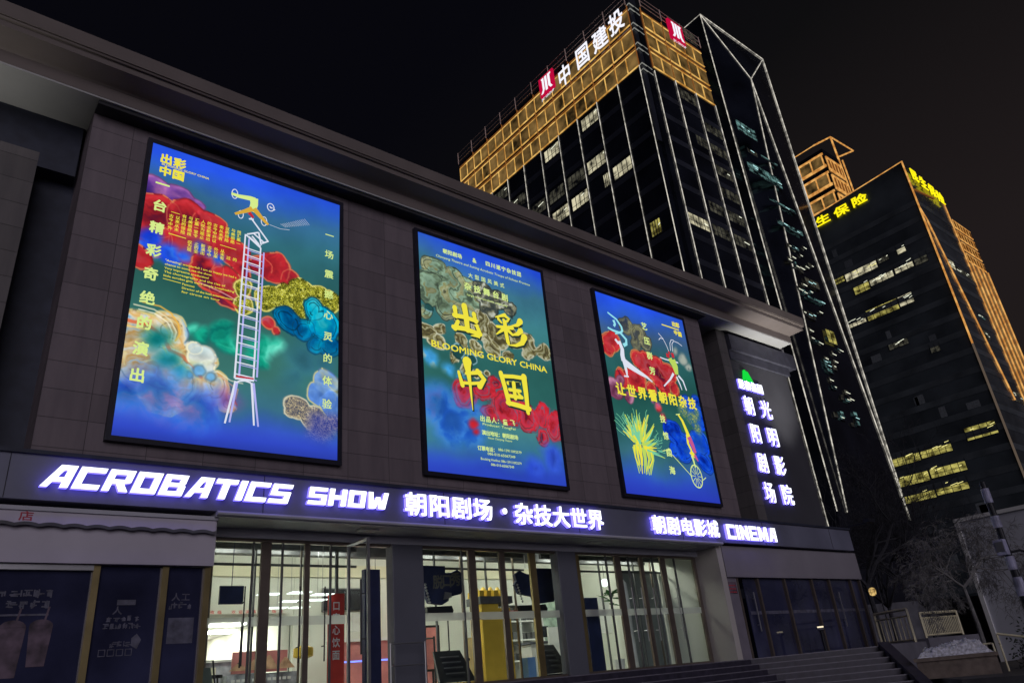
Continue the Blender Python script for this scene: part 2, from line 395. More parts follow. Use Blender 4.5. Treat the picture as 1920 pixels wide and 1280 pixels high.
# pier at the right of the entrance
p = MB(); p.box(20.60, 20.86, 14.82, 15.9, FZ, 5.195); p.build('pier', M_pier, T)
# interior shell of the lobby
p = MB(); p.box(4.78, 20.6, 15.75, 31, FZ-0.06, FZ-0.005); p.build('floor', M_infloor, T)
p = MB(); p.box(4.78, 20.6, 17.41, 31, 6.1, 6.25); p.box(4.78, 20.6, 16.11, 17.405, 5.2, 5.29); p.build('ceiling', M_white, T)
p = MB(); p.box(4.70, 4.775, 15.82, 31, FZ, 6.1); p.box(20.605, 20.68, 15.91, 31, FZ, 6.1); p.build('side_wall', M_inwall, T)
p = MB(); p.box(9.3, 20.6, 21.5, 21.7, FZ, 6.1); p.box(4.78, 9.29, 21.5, 21.7, 4.02, 6.1); p.box(4.78, 9.3, 29, 29.2, FZ, 4.0)
p.box(9.0, 9.28, 21.71, 29, FZ, 4.0); p.build('back_wall', M_inwall, T)
p = MB(); p.box(4.78, 9.29, 21.71, 29, 4.01, 4.1); p.build('inner_ceiling', M_white, T)
p = MB(); p.box(4.78, 20.6, 17.9, 18.2, 5.05, 5.75); p.build('bulkhead', M_indark, T)
p = MB(); p.box(4.78, 20.6, 21.44, 21.5, 5.1, 5.45); p.build('cream_band', M_inwarm, T)
# free-standing column faces in the glass line
for x0, x1 in ((9.13, 9.98), (14.36, 15.06)):
    p = MB(); p.box(x0, x1, 15.58, 15.90, FZ, 4.92); p.build('column', M_incol, T, bevel=0.02)
# lobby ceiling panels
for i, (x, y) in enumerate([(7.6, 19.6), (10.6, 19.6), (13.4, 19.6), (16.6, 19.6), (19.0, 19.6), (5.9, 17.6), (7.2, 17.6), (8.6, 17.6), (11.6, 17.6), (13.0, 17.6), (16.3, 17.6), (18.2, 17.6), (19.6, 17.6)]):
    z = 6.07 if y > 18 else 5.19
    p = MB(); w_ = 0.75 if y > 18 else 0.42; p.box(x-w_, x+w_, y-0.10, y+0.10, z, z+0.025); p.build('ceiling_light', E_ceil, T)
for i, (x, y) in enumerate([(5.9, 23), (7.9, 23), (6.6, 25), (8.3, 25), (6.0, 27), (8.0, 27)]):
    p = MB(); p.box(x-0.5, x+0.5, y-0.28, y+0.28, 3.96, 3.99); p.build('ceiling_light', E_ceil, T)
for x, y in ((6.72, 16.9), (7.35, 16.7), (8.05, 17.0), (7.75, 18.1), (8.35, 17.9), (7.9, 19.3), (8.5, 19.3)):
    p = MB(); p.box(x-0.24, x+0.24, y-0.16, y+0.16, 3.97, 3.985); q = p.build('hanging_light_panel', E_ceil2, T)
    p = MB(); p.tube([(x, y, 3.99), (x, y, 5.19 if y < 17.4 else 6.09)], 0.006, 5); p.build('rod', M_alu, q)
p = MB(); p.box(5.3, 9.1, 21.42, 21.44, 4.10, 4.2)
p.build('ticker_board', M_inwall, T)
p = MB()
fn = lambda a, b, d: (a, 21.41-d, b)
for i in range(19):
    if i % 6 != 4: put_char(p, random.choice('欢迎光临剧场演出'), 5.45+i*0.19, 4.15, 0.11, 0.09, fn)
p.build('ticker_text', E_redled, T)
# canopy downlights (unlit white lens)
for x in (8.2, 15.4, 19.6):
    p = MB(); p.box(x-0.22, x+0.22, 14.95, 15.18, 5.07, 5.10); p.build('downlight', M_white, T)

# ================================================================== GLASS ENTRANCE
G = thing('glass_entrance', (12.7, 15.74, FZ), 'lit glass entrance front with bronze mullions and tall door handles', 'glass doors')
GZ0, GZ1 = FZ, 4.92
def mull(x0, x1, mat, y0=15.71, y1=15.79, nm='mullion'):
    m_ = MB(); m_.box(x0, x1, y0, y1, GZ0, GZ1); m_.build(nm, mat, G)
mull(4.79, 4.93, M_bronze)
for x0, x1 in ((6.05, 6.26), (7.02, 7.14), (11.42, 11.64), (12.42, 12.59), (13.45, 13.66), (15.10, 15.30), (16.78, 17.01), (17.86, 18.02), (18.84, 19.06), (20.46, 20.59)):
    mull(x0, x1, M_gold_mul if 13.4 < x0 < 15.2 else M_bronze)
for x in (5.86, 6.50, 7.62, 11.2, 16.4, 17.35, 18.45, 19.5): mull(x, x+0.035, M_indark, 15.71, 15.77, 'door_stile')
# panes between the columns
edges = [4.93, 6.05, 7.02, 8.00, 9.12, 9.98, 11.42, 12.42, 13.45, 14.35, 15.07, 16.78, 17.86, 18.84, 20.46]
for a, b in zip(edges[:-1], edges[1:]):
    if (a, b) in ((8.00, 9.12), (9.12, 9.98), (14.35, 15.07)): continue
    g = MB(); g.box(a+0.005, b-0.005, 15.735, 15.745, GZ0+0.05, GZ1-0.06); o = g.build('pane', M_glass, G)
    f = MB(); f.box(a+0.006, b-0.006, 15.727, 15.733, 3.19, 3.37); f.build('frosted_band', M_frost, o)
g = MB(); g.box(9.985, 10.0, 15.7, 15.78, GZ0, GZ1); g.build('door_stile', M_black, G)
h = MB(); h.box(4.93, 20.46, 15.67, 15.81, GZ0, GZ0+0.07); h.build('threshold', M_bronze, G)
h = MB(); h.box(4.93, 20.46, 15.675, 15.805, GZ1-0.06, GZ1); h.build('head_rail', M_bronze, G)
# one leaf standing open towards the street
def leaf_pt(t, off=0.0): return (8.02+t*0.02, 15.62-t*0.86)
lf = MB()
a, b = leaf_pt(0), leaf_pt(1)
for t in (0, 1):
    q = leaf_pt(t); lf.box(q[0]-0.03, q[0]+0.03, q[1]-0.03, q[1]+0.03, GZ0+0.02, 4.86)
lf.beam((a[0], a[1], 4.84), (b[0], b[1], 4.84), 0.06); lf.beam((a[0], a[1], GZ0+0.06), (b[0], b[1], GZ0+0.06), 0.08)
lo = lf.build('open_door', M_alu, G)
lf = MB(); lf.quad((a[0], a[1], GZ0+0.06), (b[0], b[1], GZ0+0.06), (b[0], b[1], 4.82), (a[0], a[1], 4.82)); lf.build('pane', M_glass, lo)
lf = MB(); lf.tube([(b[0]-0.10, b[1]+0.14, 2.5), (b[0]-0.10, b[1]+0.14, 4.0)], 0.022, 8)
for z in (2.8, 3.7): lf.tube([(b[0]-0.10, b[1]+0.14, z), (b[0], b[1]+0.14, z)], 0.012, 6)
lf.build('handle', M_black, lo)
for x in (5.70, 6.88, 7.45, 17.2, 17.62, 18.15, 19.25):
    h = MB(); h.tube([(x, 15.60, 2.45), (x, 15.60, 3.95)], 0.015, 8)
    for z in (2.75, 3.65): h.tube([(x, 15.60, z), (x, 15.735, z)], 0.012, 6)
    h.build('door_handle', M_black if x < 9 else M_alu, G)

# ================================================================== LOBBY CONTENTS
o = MB(); o.box(5.33, 5.82, 16.0, 16.05, 3.66, 4.02); o.tube([(5.57, 16.02, 4.02), (5.57, 16.02, 5.15)], 0.008, 6)
tag(o.build('hanging_screen', M_navy), 'small dark screen hanging behind the leftmost door glass', 'screen')
t = thing('banner_stand', (8.4, 17.0, FZ), 'tall red roll-up banner with white characters behind the doors', 'banner')
o = MB(); o.box(8.2, 8.62, 17.0, 17.02, FZ+0.05, 4.0); o.build('banner_cloth', M_red, t)
o = MB(); o.box(8.15, 8.67, 16.93, 17.1, FZ, FZ+0.06); o.build('foot', M_alu, t)
o = MB(); fn = lambda a, b, d: (a, 16.995-d, b)
for i, ch in enumerate('口客心饮面'): put_char(o, ch, 8.41, 3.72-i*0.27, 0.19, 0.21, fn, off=0.02)
o.build('lettering', M_white, t)
t = thing('yellow_tower_cabinet', (13.2, 17.3, FZ), 'yellow castle-shaped cabinet with battlements in the lobby', 'cabinet')
o = MB(); o.box(12.72, 13.30, 17.05, 17.6, FZ, 3.72); o.build('body', M_yellow, t)
o = MB(); o.box(13.32, 13.75, 17.1, 17.62, FZ, 3.62); o.build('body', M_yellow, t)
o = MB(); o.box(12.66, 13.78, 17.0, 17.66, 3.73, 3.92); o.build('band', M_indark, t)
o = MB()
for x in (12.68, 12.93, 13.18, 13.43):
    o.box(x, x+0.15, 17.04, 17.6, 3.925, 4.08); o.tube([(x+0.075, 17.3, 4.08), (x+0.075, 17.3, 4.2)], [0.1, 0.03], 8)
o.build('battlement', M_yellow, t)
o = MB(); o.box(13.35, 14.0, 16.98, 17.05, 3.45, 3.53); o.build('shelf', M_red, t)
o = MB(); o.box(14.05, 14.33, 16.9, 17.2, FZ, 2.30); tag(o.build('storage_box', M_blue), 'pale blue box on the lobby floor beside the yellow cabinet', 'box')
# speech-bubble shaped hanging signs
def hanging_sign(x0, x1, z0, z1, label, front):
    t = thing('hanging_sign', ((x0+x1)/2, 16.9, z0), label, 'sign', 'dark cut-out signs hanging in the lobby')
    W_, H_ = x1-x0, z1-z0
    f2 = lambda a, b, d: (x0+a*W_, 16.9-d, z0+b*H_)
    poly = [(0.0,1.0),(0.55,1.0),(0.55,0.86),(0.70,0.86),(0.86,0.93),(0.98,0.84),(0.95,0.70),(1.0,0.62),(0.92,0.42),(0.62,0.36),(0.60,0.28),(0.44,0.2),(0.12,0.24),(0.04,0.42),(0.06,0.55),(0.0,0.66)]
    if not front: poly = [(1-a, b) for a, b in poly][::-1]
    o = MB(); o.extr(poly, f2, 0.0, 0.10); o.build('panel', M_navy, t)
    o = MB(); o.extr([(0.06,0.16),(0.66,0.18),(0.70,0.08),(0.66,0.0),(0.08,0.0)], f2, 0.0, 0.12); o.build('base', M_black, t)
    o = MB()
    for k in range(7): o.tube([f2(0.03+k*0.015, 0.62-k*0.06, 0.11), f2(0.05+k*0.015, 0.60-k*0.06, 0.14)], 0.03, 8)
    o.tube([f2(0.3, 1.0, 0.05), f2(0.3, 1.3, 0.05)], 0.01, 6); o.build('bulb_row', M_alu, t)
    if front:
        o = MB()
        for i, ch in enumerate('脱口秀'): put_char(o, ch, 0.36+i*0.22, 0.66+i*0.03, 0.24, 0.28, lambda a, b, d: f2(a, b, 0.105+d), off=0.03)
        o.build('lettering', pmat('sign_letter_grey', (0.13, 0.12, 0.10), 0.6), t)
        o = MB(); o.extr([(0.46,0.30),(0.66,0.34),(0.66,0.44),(0.5,0.46)], f2, 0.11, 0.14); o.build('chrome_plate', M_alu, t)
hanging_sign(10.72, 12.0, 3.44, 4.66, 'dark cut-out sign with talk show characters hung left of the yellow cabinet', True)
hanging_sign(13.75, 15.35, 3.44, 4.66, 'dark cut-out sign seen from behind, hung right of the yellow cabinet', False)
def slant_board(x0, x1, label, yellow):
    t = thing('sloping_board', ((x0+x1)/2, 16.6, FZ), label, 'board', 'sloping notice boards on the lobby floor')
    o = MB(); dx = 0.14
    o.add([(x0, 16.3, FZ+0.12), (x1, 16.3, FZ+0.12), (x1-dx, 16.75, 2.58), (x0+dx, 16.75, 2.58), (x0, 16.4, FZ+0.12), (x1, 16.4, FZ+0.12), (x1-dx, 16.8, 2.58), (x0+dx, 16.8, 2.58)],
          [(0,1,2,3),(5,4,7,6),(0,3,7,4),(1,5,6,2),(3,2,6,7),(0,4,5,1)]); o.build('board', M_black, t)
    o = MB()
    for i in range(4): 
        z = 2.42-i*0.13; y = 16.3+(z-FZ-0.12)/0.74*0.45-0.008
        o.box(x0+0.25, x1-0.25, y-0.004, y, z, z+0.03)
    o.build('text_line', M_indark, t)
    o = MB(); o.box(x0, x1, 16.28, 16.5, FZ, FZ+0.11); o.build('plinth', M_yellow if yellow else M_black, t)
    if yellow:
        o = MB()
        for i in range(9): o.box(x0+0.05+i*0.1, x0+0.09+i*0.1, 16.272, 16.279, FZ+0.01, FZ+0.10)
        o.build('hazard_mark', M_black, t)
slant_board(10.78, 11.85, 'black sloping board on a yellow plinth behind the left centre glass', True)
slant_board(14.2, 15.05, 'black sloping board without yellow, behind the brass mullion', False)
o = MB(); o.box(8.62, 9.03, 16.0, 16.14, FZ, 4.4); tag(o.build('display_board', M_navy), 'tall navy board standing left of the grey column', 'board', 'tall navy boards in the lobby')
o = MB(); o.box(15.62, 16.12, 16.0, 16.14, FZ, 3.72); tag(o.build('display_board', M_navy), 'tall navy board standing right of the second column', 'board', 'tall navy boards in the lobby')
t = thing('counter', (11.6, 20.4, FZ), 'pink fronted counter with blue light strip at the back of the lobby', 'counter')
o = MB(); o.box(10.0, 13.2, 20.1, 20.7, FZ, 3.15); o.build('front', M_pink, t)
o = MB(); o.box(9.95, 13.25, 20.0, 20.75, 3.15, 3.22); o.build('top', M_white, t)
o = MB(); o.box(10.0, 13.2, 20.08, 20.098, 2.62, 2.66); o.build('light_strip', E_led, t)
o = MB(); o.box(5.2, 8.6, 28.5, 28.9, FZ, 3.3); t = o.build('display_wall', pmat('display_print', (0.35, 0.10, 0.10), 0.6, var=0.9, scale=1.6)); tag(t, 'red printed display wall at the far end of the lit passage', 'display')
t = thing('lobby_counter', (7.0, 19.2, FZ), 'grey counter with yellow stack and printed front left in the lobby', 'counter')
o = MB(); o.box(5.6, 7.3, 19.0, 19.6, FZ, 2.75); o.build('front', pmat('printed_grey_front', (0.30, 0.31, 0.36), 0.5, var=0.8, scale=3.5), t)
o = MB(); o.box(5.55, 7.35, 18.95, 19.65, 2.75, 2.80); o.build('top', M_white, t)
o = MB()
for i in range(6): o.tube([(5.9, 19.2, 2.8+i*0.09), (5.9, 19.2, 2.87+i*0.09)], 0.09-0.008*i, 10)
tag(o.build('cup_stack', M_yellow), 'stack of yellow cups on the lobby counter', 'cups')
o = MB(); o.tube([(7.7, 17.2, 2.62), (7.7, 17.2, 2.66), (7.7, 17.2, 2.84), (7.7, 17.2, 2.9)], [0.1, 0.22, 0.22, 0.08], 16); o.tube([(7.7, 17.2, FZ), (7.7, 17.2, 2.63)], 0.02, 8)
tag(o.build('stand_sign', M_yellow), 'round yellow sign on a thin post left of the red banner', 'sign')
t = thing('framed_panel', (5.15, 16.1, FZ), 'grey slanted panel in a black tube frame inside the leftmost door', 'panel')
o = MB(); o.add([(4.98, 15.95, 1.9), (5.36, 15.95, 1.9), (5.32, 16.2, 2.5), (4.98, 16.2, 2.5), (4.98, 15.98, 1.9), (5.36, 15.98, 1.9), (5.32, 16.23, 2.5), (4.98, 16.23, 2.5)], [(0,1,2,3),(5,4,7,6),(0,3,7,4),(1,5,6,2),(3,2,6,7),(0,4,5,1)])
o.build('panel', pmat('grey_green_panel', (0.22, 0.26, 0.24), 0.4), t)
o = MB(); o.tube([(4.96, 15.93, FZ), (4.96, 16.2, 2.62), (5.36, 16.2, 2.62), (5.40, 15.93, FZ)], 0.018, 8); o.build('frame', M_black, t)
def potted_plant(x, y, label, h):
    t = thing('potted_plant', (x, y, FZ), label, 'plant')
    o = MB(); o.tube([(x, y, FZ), (x, y, FZ+0.35)], [0.14, 0.19], 12); o.build('pot', M_white, t)
    o = MB(); o.tube([(x, y, FZ+0.3), (x+0.03, y, FZ+h)], 0.025, 6); o.build('stem', M_bark, t)
    o = MB(); rr = random.Random(3)
    for i in range(16):
        an = rr.uniform(0, 6.28); l_ = rr.uniform(0.25, 0.5); z = FZ+h+rr.uniform(-0.25, 0.15)
        d = Vector((math.cos(an), math.sin(an), rr.uniform(-0.4, 0.5))); s_ = d.cross(Vector((0,0,1))).normalized()*0.09
        b0 = Vector((x+0.03, y, z)); mid = b0+d*l_*0.5+Vector((0,0,0.04)); e = b0+d*l_
        o.add([b0, mid+s_, e, mid-s_], [(0,1,2,3)])
    o.build('leaves', M_leaf, t)
potted_plant(17.6, 16.9, 'leafy green plant in a white pot behind the right door glass', 2.1)
o = MB(); o.tube([(17.9, 16.6, FZ), (17.9, 16.6, FZ+0.5), (17.9, 16.6, FZ+1.1), (17.9, 16.6, FZ+1.9), (17.92, 16.6, FZ+2.5), (17.92, 16.6, FZ+2.62)], [0.16, 0.15, 0.14, 0.16, 0.12, 0.04], 12)
tag(o.build('draped_statue', M_figure, smooth=True), 'pale draped statue standing behind the right doors', 'statue')
t = thing('bookcase', (17.2, 21.1, FZ), 'pale shelf unit with dark gaps at the back of the lobby', 'shelf')
o = MB()
for x in (16.2, 17.2, 18.2): o.box(x, x+0.05, 20.9, 21.4, FZ, 4.2)
for z in (FZ, 2.35, 3.0, 3.6, 4.15): o.box(16.2, 18.25, 20.91, 21.39, z, z+0.05)
o.build('frame', M_white, t)
o = MB(); rr = random.Random(9)
for z in (2.4, 3.05, 3.65):
    x = 16.3
    while x < 18.0:
        w_ = rr.uniform(0.06, 0.2); o.box(x, x+w_, 20.95, 21.3, z, z+rr.uniform(0.2, 0.42)); x += w_+rr.uniform(0.02, 0.2)
o.build('books', M_indark, t)
t = thing('stacking_rack', (9.0, 15.3, FZ), 'thin chrome rail frame standing outside by the grey column', 'rail')
o = MB()
for x in (8.86, 9.75): o.tube([(x, 15.3, FZ), (x, 15.3, 2.72)], 0.016, 8)
o.build('post', M_alu, t)
o = MB()
for z in (2.70, 2.25): o.tube([(8.86, 15.3, z), (9.75, 15.3, z)], 0.014, 8)
o.build('rail', M_alu, t)
o = MB(); o.box(14.98, 15.28, 15.95, 16.2, FZ, 2.34); tag(o.build('paper_bag', M_inwarm), 'cream paper bag on the floor by the second column', 'bag')

t = thing('display_case', (6.9, 18.4, FZ), 'low display case with a dull pink mountain picture on top, left of the red banner', 'display')
o = MB(); o.box(6.35, 8.0, 18.2, 18.6, FZ, 2.42); o.build('base', bpy.data.materials['printed_grey_front'], t)
o = MB(); o.box(6.45, 7.75, 18.19, 18.24, 2.44, 2.90); o.build('picture', M_pink, t)
o = MB()
for k, (x, h_) in enumerate(((6.6, .16), (6.95, .22), (7.3, .30), (7.7, .24))): o.add([(x-.22, 18.183, 2.5), (x+.24, 18.183, 2.5), (x+.03, 18.183-.0005*k, 2.5+h_), (x-.02, 18.183-.0005*k, 2.5+h_)], [(0,1,2,3)])
o.build('picture_peak', pmat('picture_cream', (0.55, 0.34, 0.22), 0.6, var=0.4, scale=5), t)
o = MB()
for i in range(12): o.box(6.45+i*0.12, 6.53+i*0.12, 18.185, 18.198, 2.26, 2.32)
o.build('text_line', M_white, t)
t = thing('glass_partition', (19.4, 17.4, FZ), 'grey partition panels standing deep behind the rightmost doors', 'partition')  # panels added where the glass mirrors something dark
for x in (18.55, 19.2, 19.85):
    o = MB(); o.box(x, x+0.62, 17.35, 17.41, FZ, 4.75); o.build('panel', pmat('partition_grey', (0.20, 0.22, 0.22), 0.3, var=0.25, scale=0.8) if 'partition_grey' not in bpy.data.materials else bpy.data.materials['partition_grey'], t)  # added panels standing in for a dark reflection
    o = MB(); o.box(x+0.622, x+0.648, 17.33, 17.43, FZ, 4.75); o.build('post', M_alu, t)
t = thing('notice_easel', (9.9, 18.2, FZ), 'black framed easel with a pale sheet beside the pink counter', 'easel')
o = MB()
for x in (11.02, 11.9): o.tube([(x, 18.2, FZ), (x, 18.2, 3.05)], 0.03, 6)
o.tube([(11.02, 18.2, 3.0), (11.9, 18.2, 3.0)], 0.025, 6); o.build('frame', M_black, t)
o = MB(); o.box(11.06, 11.86, 18.19, 18.21, 2.35, 2.95); o.build('sheet', M_pink, t)
o = MB(); o.box(14.35, 15.0, 19.6, 20.2, FZ, 3.1); tag(o.build('brown_crate', pmat('tan_board', (0.38, 0.29, 0.15), 0.7, var=0.2)), 'tall tan cabinet behind the yellow castle cabinet', 'cabinet')
t = thing('inner_glass_screen', (12.7, 17.15, FZ), 'second line of thin dark door frames inside the lobby', 'glass screen')
for i, x in enumerate((5.45, 6.45, 7.55, 8.45, 10.55, 11.3, 12.15, 13.0, 14.0, 15.9, 16.6, 17.5, 18.35, 19.1, 19.95)):
    o = MB(); w_ = 0.035 if i % 3 else 0.07; o.box(x, x+w_, 17.12, 17.18, FZ, 5.0); o.build('post', M_indark if i % 2 else M_bronze, t)
for x0, x1 in ((4.85, 9.0), (10.0, 14.4), (15.1, 20.5)):
    o = MB(); o.box(x0, x1, 17.11, 17.115, 4.62, 4.68); o.box(x0, x1, 17.1, 17.2, 5.0, 5.19); o.build('rail', M_indark, t)
for i, x in enumerate((6.2, 6.7, 11.6, 12.4, 16.9, 17.8, 18.8)):
    o = MB(); o.tube([(x, 17.05, 2.5), (x, 17.05, 3.5)], 0.018, 6); o.tube([(x, 17.05, 2.6), (x, 17.15, 2.6)], 0.01, 5); o.tube([(x, 17.05, 3.4), (x, 17.15, 3.4)], 0.01, 5); o.build('handle', M_alu if i % 2 else M_black, t)
t = thing('wall_screen', (11.2, 21.3, 4.3), 'long dark display screen high on the lobby back wall', 'screen')
o = MB(); o.box(10.2, 12.0, 21.38, 21.46, 4.15, 4.75); o.build('panel', M_black, t); o = MB(); o.box(10.16, 12.04, 21.44, 21.49, 4.11, 4.79); o.build('frame', M_alu, t)
o = MB(); o.box(18.6, 20.4, 21.3, 21.44, 2.4, 4.6); tag(o.build('green_drape', pmat('pale_green_cloth', (0.36, 0.46, 0.40), 0.8, var=0.4, scale=5)), 'pale green drape on the back wall at the far right of the lobby', 'drape')
for k, (x, y, lab) in enumerate(((12.25, 17.4, 'black stool just left of the yellow castle cabinet'), (16.9, 17.6, 'black stool right of the tall navy board'), (5.75, 17.3, 'black stool low behind the leftmost door'))):
    t = thing('stool', (x, y, FZ), lab, 'stool', 'black stools in the lobby')
    o = MB(); o.tube([(x, y, FZ+0.62), (x, y, FZ+0.68)], 0.19, 14); o.build('seat', M_black, t)
    for q in range(4): an = q*math.pi/2+0.5; o = MB(); o.tube([(x+0.12*math.cos(an), y+0.12*math.sin(an), FZ+0.62), (x+0.2*math.cos(an), y+0.2*math.sin(an), FZ)], 0.014, 6); o.build('leg', M_black, t)
t = thing('reception_desk', (18.1, 19.2, FZ), 'white reception desk with two dark monitors deep in the right lobby', 'desk')
o = MB(); o.box(15.9, 18.3, 18.9, 19.5, FZ, 2.75); o.build('front', M_white, t)
o = MB(); o.box(15.8, 18.4, 18.84, 19.56, 2.76, 2.82); o.build('top', M_incol, t)
for x in (16.3, 17.4):
    o = MB(); o.box(x, x+0.55, 19.1, 19.14, 2.95, 3.28); o.tube([(x+0.27, 19.15, 2.82), (x+0.27, 19.15, 3.0)], 0.03, 6); o.build('monitor', M_black, t)
t = thing('poster_stand', (13.0, 18.9, FZ), 'dark framed poster stand between the hanging signs', 'stand')
o = MB(); o.box(12.05, 12.55, 18.9, 18.95, 2.2, 3.4); o.tube([(12.3, 18.93, FZ), (12.3, 18.93, 2.2)], 0.03, 6); o.build('frame', M_black, t)
o = MB(); o.box(12.1, 12.5, 18.885, 18.898, 2.26, 3.34); o.build('poster', M_pink, t)
for x, lab in ((10.35, 'round ball light hung left of the talk show sign'), (19.2, 'round ball light hung before the grey partition')):
    t = thing('pendant_lamp', (x, 18.6, 4.5), lab, 'lamp', 'ball pendant lamps')
    o = MB(); o.tube([(x, 18.6, 4.42), (x, 18.6, 4.46), (x, 18.6, 4.55), (x, 18.6, 4.64), (x, 18.6, 4.68)], [0.04, 0.10, 0.13, 0.10, 0.04], 14); o.build('globe', E_ceil2, t)
    o = MB(); o.tube([(x, 18.6, 4.68), (x, 18.6, 6.09)], 0.008, 5); o.build('cord', M_black, t)
rr = random.Random(41)
for k, (x, y, z, w_, h_, m_) in enumerate(((5.35, 18.2, 2.9, .5, .7, M_white), (5.4, 18.2, 2.0, .7, .6, M_inwarm), (10.3, 19.9, 3.4, .9, .5, M_figure), (16.4, 18.6, 2.0, .5, 1.2, M_white), (17.1, 18.7, 2.5, .4, .5, M_incol), (19.0, 19.5, 3.0, 1.2, 1.2, M_white))):
    o = MB(); o.box(x, x+w_, y, y+0.06, z, z+h_); o.box(x+w_*.1, x+w_*.9, y-0.012, y-0.002, z+h_*.55, z+h_*.62); o.tube([(x+w_/2, y+0.03, FZ), (x+w_/2, y+0.03, z)], 0.02, 6)
    tag(o.build('notice_board', m_), ('small white notice panel far left behind the hanging screen', 'cream notice panel low behind the leftmost glass', 'pale panel above the pink counter', 'tall narrow white panel behind the green plant', 'small grey panel right of the green plant', 'wide white panel behind the rightmost doors')[k], 'board', 'notice boards in the lobby')

# ================================================================== SHOPFRONTS
S = thing('shopfront', (1.5, 14.8, FZ), 'closed shop with white fascia, scalloped awning trim and dark poster windows, left', 'shop')
o = MB(); o.box(-8, 4.78, 14.80, 15.66, 4.20, 5.12); o.build('fascia', M_shoppanel, S)
o = MB(); o.box(-8, 4.79, 14.74, 14.795, 5.05, 5.12); o.build('trim', M_canopy_s, S)
o = MB()
xs = np.arange(-8, 4.76, 0.02); lo_ = [4.80+0.03*abs(math.sin(x*math.pi/0.36)) for x in xs]
top = [(x, 5.045) for x in xs[::-1]]
for i in range(len(xs)-1): o.quad((xs[i], 14.70, lo_[i]), (xs[i+1], 14.70, lo_[i+1]), (xs[i+1], 14.78, 5.045), (xs[i], 14.78, 5.045))
o.build('awning', M_shoppanel, S)
o = MB()
for i in range(len(xs)-1): o.quad((xs[i], 14.694, lo_[i]-0.035), (xs[i+1], 14.694, lo_[i+1]-0.035), (xs[i+1], 14.694, lo_[i+1]+0.02), (xs[i], 14.694, lo_[i]+0.02))
o.build('awning_edge', M_indark, S)
o = MB(); put_char(o, '店', 1.60, 4.945, 0.21, 0.17, lambda a, b, d: (a, 14.70-d+(b-4.80)*0.33-0.012, b), off=0.02); o.build('lettering', M_redink, S)
for a, b in ((-8, 2.76), (2.87, 3.90), (4.00, 4.66)):
    o = MB(); o.box(a, b, 14.98, 15.0, FZ, 4.19); o.build('window', M_dglass, S)
for x in (2.76, 3.90, 4.66): 
    o = MB(); o.box(x, x+0.11, 14.9, 15.04, FZ, 4.19); o.build('mullion', M_gold_mul, S)
o = MB(); o.box(-8, 2.76, 14.88, 14.98, 4.10, 4.19); o.build('shutter_box', M_alu, S)
fz = lambda a, b, d: (a, 14.976-d, b)
def worn_print(mb, x, z, w_, h_, rr):
    for k in range(7):
        if rr.random() < 0.5: a = x+rr.uniform(-.42, .1)*w_; b = z+rr.uniform(-.45, .42)*h_; mb.box(a, a+w_*rr.uniform(.35, .75), 14.9705+0.0002*k, 14.976, b, b+h_*.14)
        else: a = x+rr.uniform(-.42, .34)*w_; b = z-rr.uniform(.2, .48)*h_; mb.box(a, a+w_*.14, 14.9705+0.0002*k, 14.976, b, b+h_*rr.uniform(.4, .9))
rw = random.Random(12)
o = MB()
for i, ch in enumerate('鲜果茶饮上新'): worn_print(o, 1.30+i*0.17, 3.72, 0.16, 0.13, rw)
for i, ch in enumerate('现做好茶'): worn_print(o, 1.62+i*0.17, 3.55, 0.16, 0.13, rw)
o.box(1.5, 2.2, 14.970, 14.976, 3.38, 3.41); o.build('window_lettering', M_sticker, S)
o = MB()
for x, r_, z0, z1 in ((1.35, 0.17, 2.55, 3.15), (1.72, 0.19, 2.45, 3.2), (2.12, 0.17, 2.6, 3.22)):
    o.extr([(x-r_*0.75, z0), (x+r_*0.75, z0), (x+r_, z1), (x-r_, z1)], fz, 0, 0.006)
    o.extr([(x+r_*1.0*math.cos(t_), z1+r_*0.6*math.sin(t_)) for t_ in np.linspace(0.02, math.pi-0.02, 9)], fz, 0.0, 0.0065)
    o.extr([(x+0.02, z1+0.05), (x+0.05, z1+0.05), (x+0.09, z1+0.3), (x+0.06, z1+0.3)], fz, 0, 0.007)
o.build('cup_sticker', M_stick2, S)
o = MB()
for i, ch in enumerate('人'): put_char(o, ch, 3.24+i*0.16, 3.44, 0.15, 0.14, fz, off=0.02)
for i, ch in enumerate('每两三十天'): worn_print(o, 3.12+i*0.11, 3.30, 0.10, 0.10, rw)
for i, ch in enumerate('有五杯就喝它'): worn_print(o, 3.08+i*0.10, 3.18, 0.10, 0.10, rw)
for i, ch in enumerate('喝得了'): worn_print(o, 3.22+i*0.11, 2.88, 0.10, 0.10, rw)
o.box(3.22, 3.52, 14.970, 14.976, 3.53, 3.62)
for i in range(4):
    x = 3.02+i*0.14
    for a, b, c_, d_ in ((x, x+0.11, 2.70, 2.712), (x, x+0.11, 2.80, 2.812), (x, x+0.012, 2.712, 2.80), (x+0.098, x+0.11, 2.712, 2.80)): o.box(a, b, 14.970, 14.976, c_, d_)
o.extr([(3.52, 2.86), (3.62, 2.80), (3.68, 2.95), (3.60, 3.05), (3.52, 2.98)], fz, 0, 0.006)
o.build('window_lettering', M_sticker, S)
o = MB()
for i, ch in enumerate('人工'): put_char(o, ch, 4.20+i*0.17, 3.66, 0.15, 0.14, fz, off=0.02)
for i, ch in enumerate('智能茶'): worn_print(o, 4.14+i*0.15, 3.50, 0.13, 0.13, rw)
o.box(4.10, 4.55, 14.969, 14.976, 2.86, 3.30); o.build('window_sticker', M_sticker, S)
o = MB(); o.box(4.08, 4.50, 15.2, 15.5, FZ, 2.86); tag(o.build('shop_counter', M_shoppanel), 'plain white counter block behind the narrow dark shop window', 'counter')
o = MB(); o.box(-8, 4.7, 15.60, 15.65, FZ, 4.2); o.build('inner_wall', M_black, S)

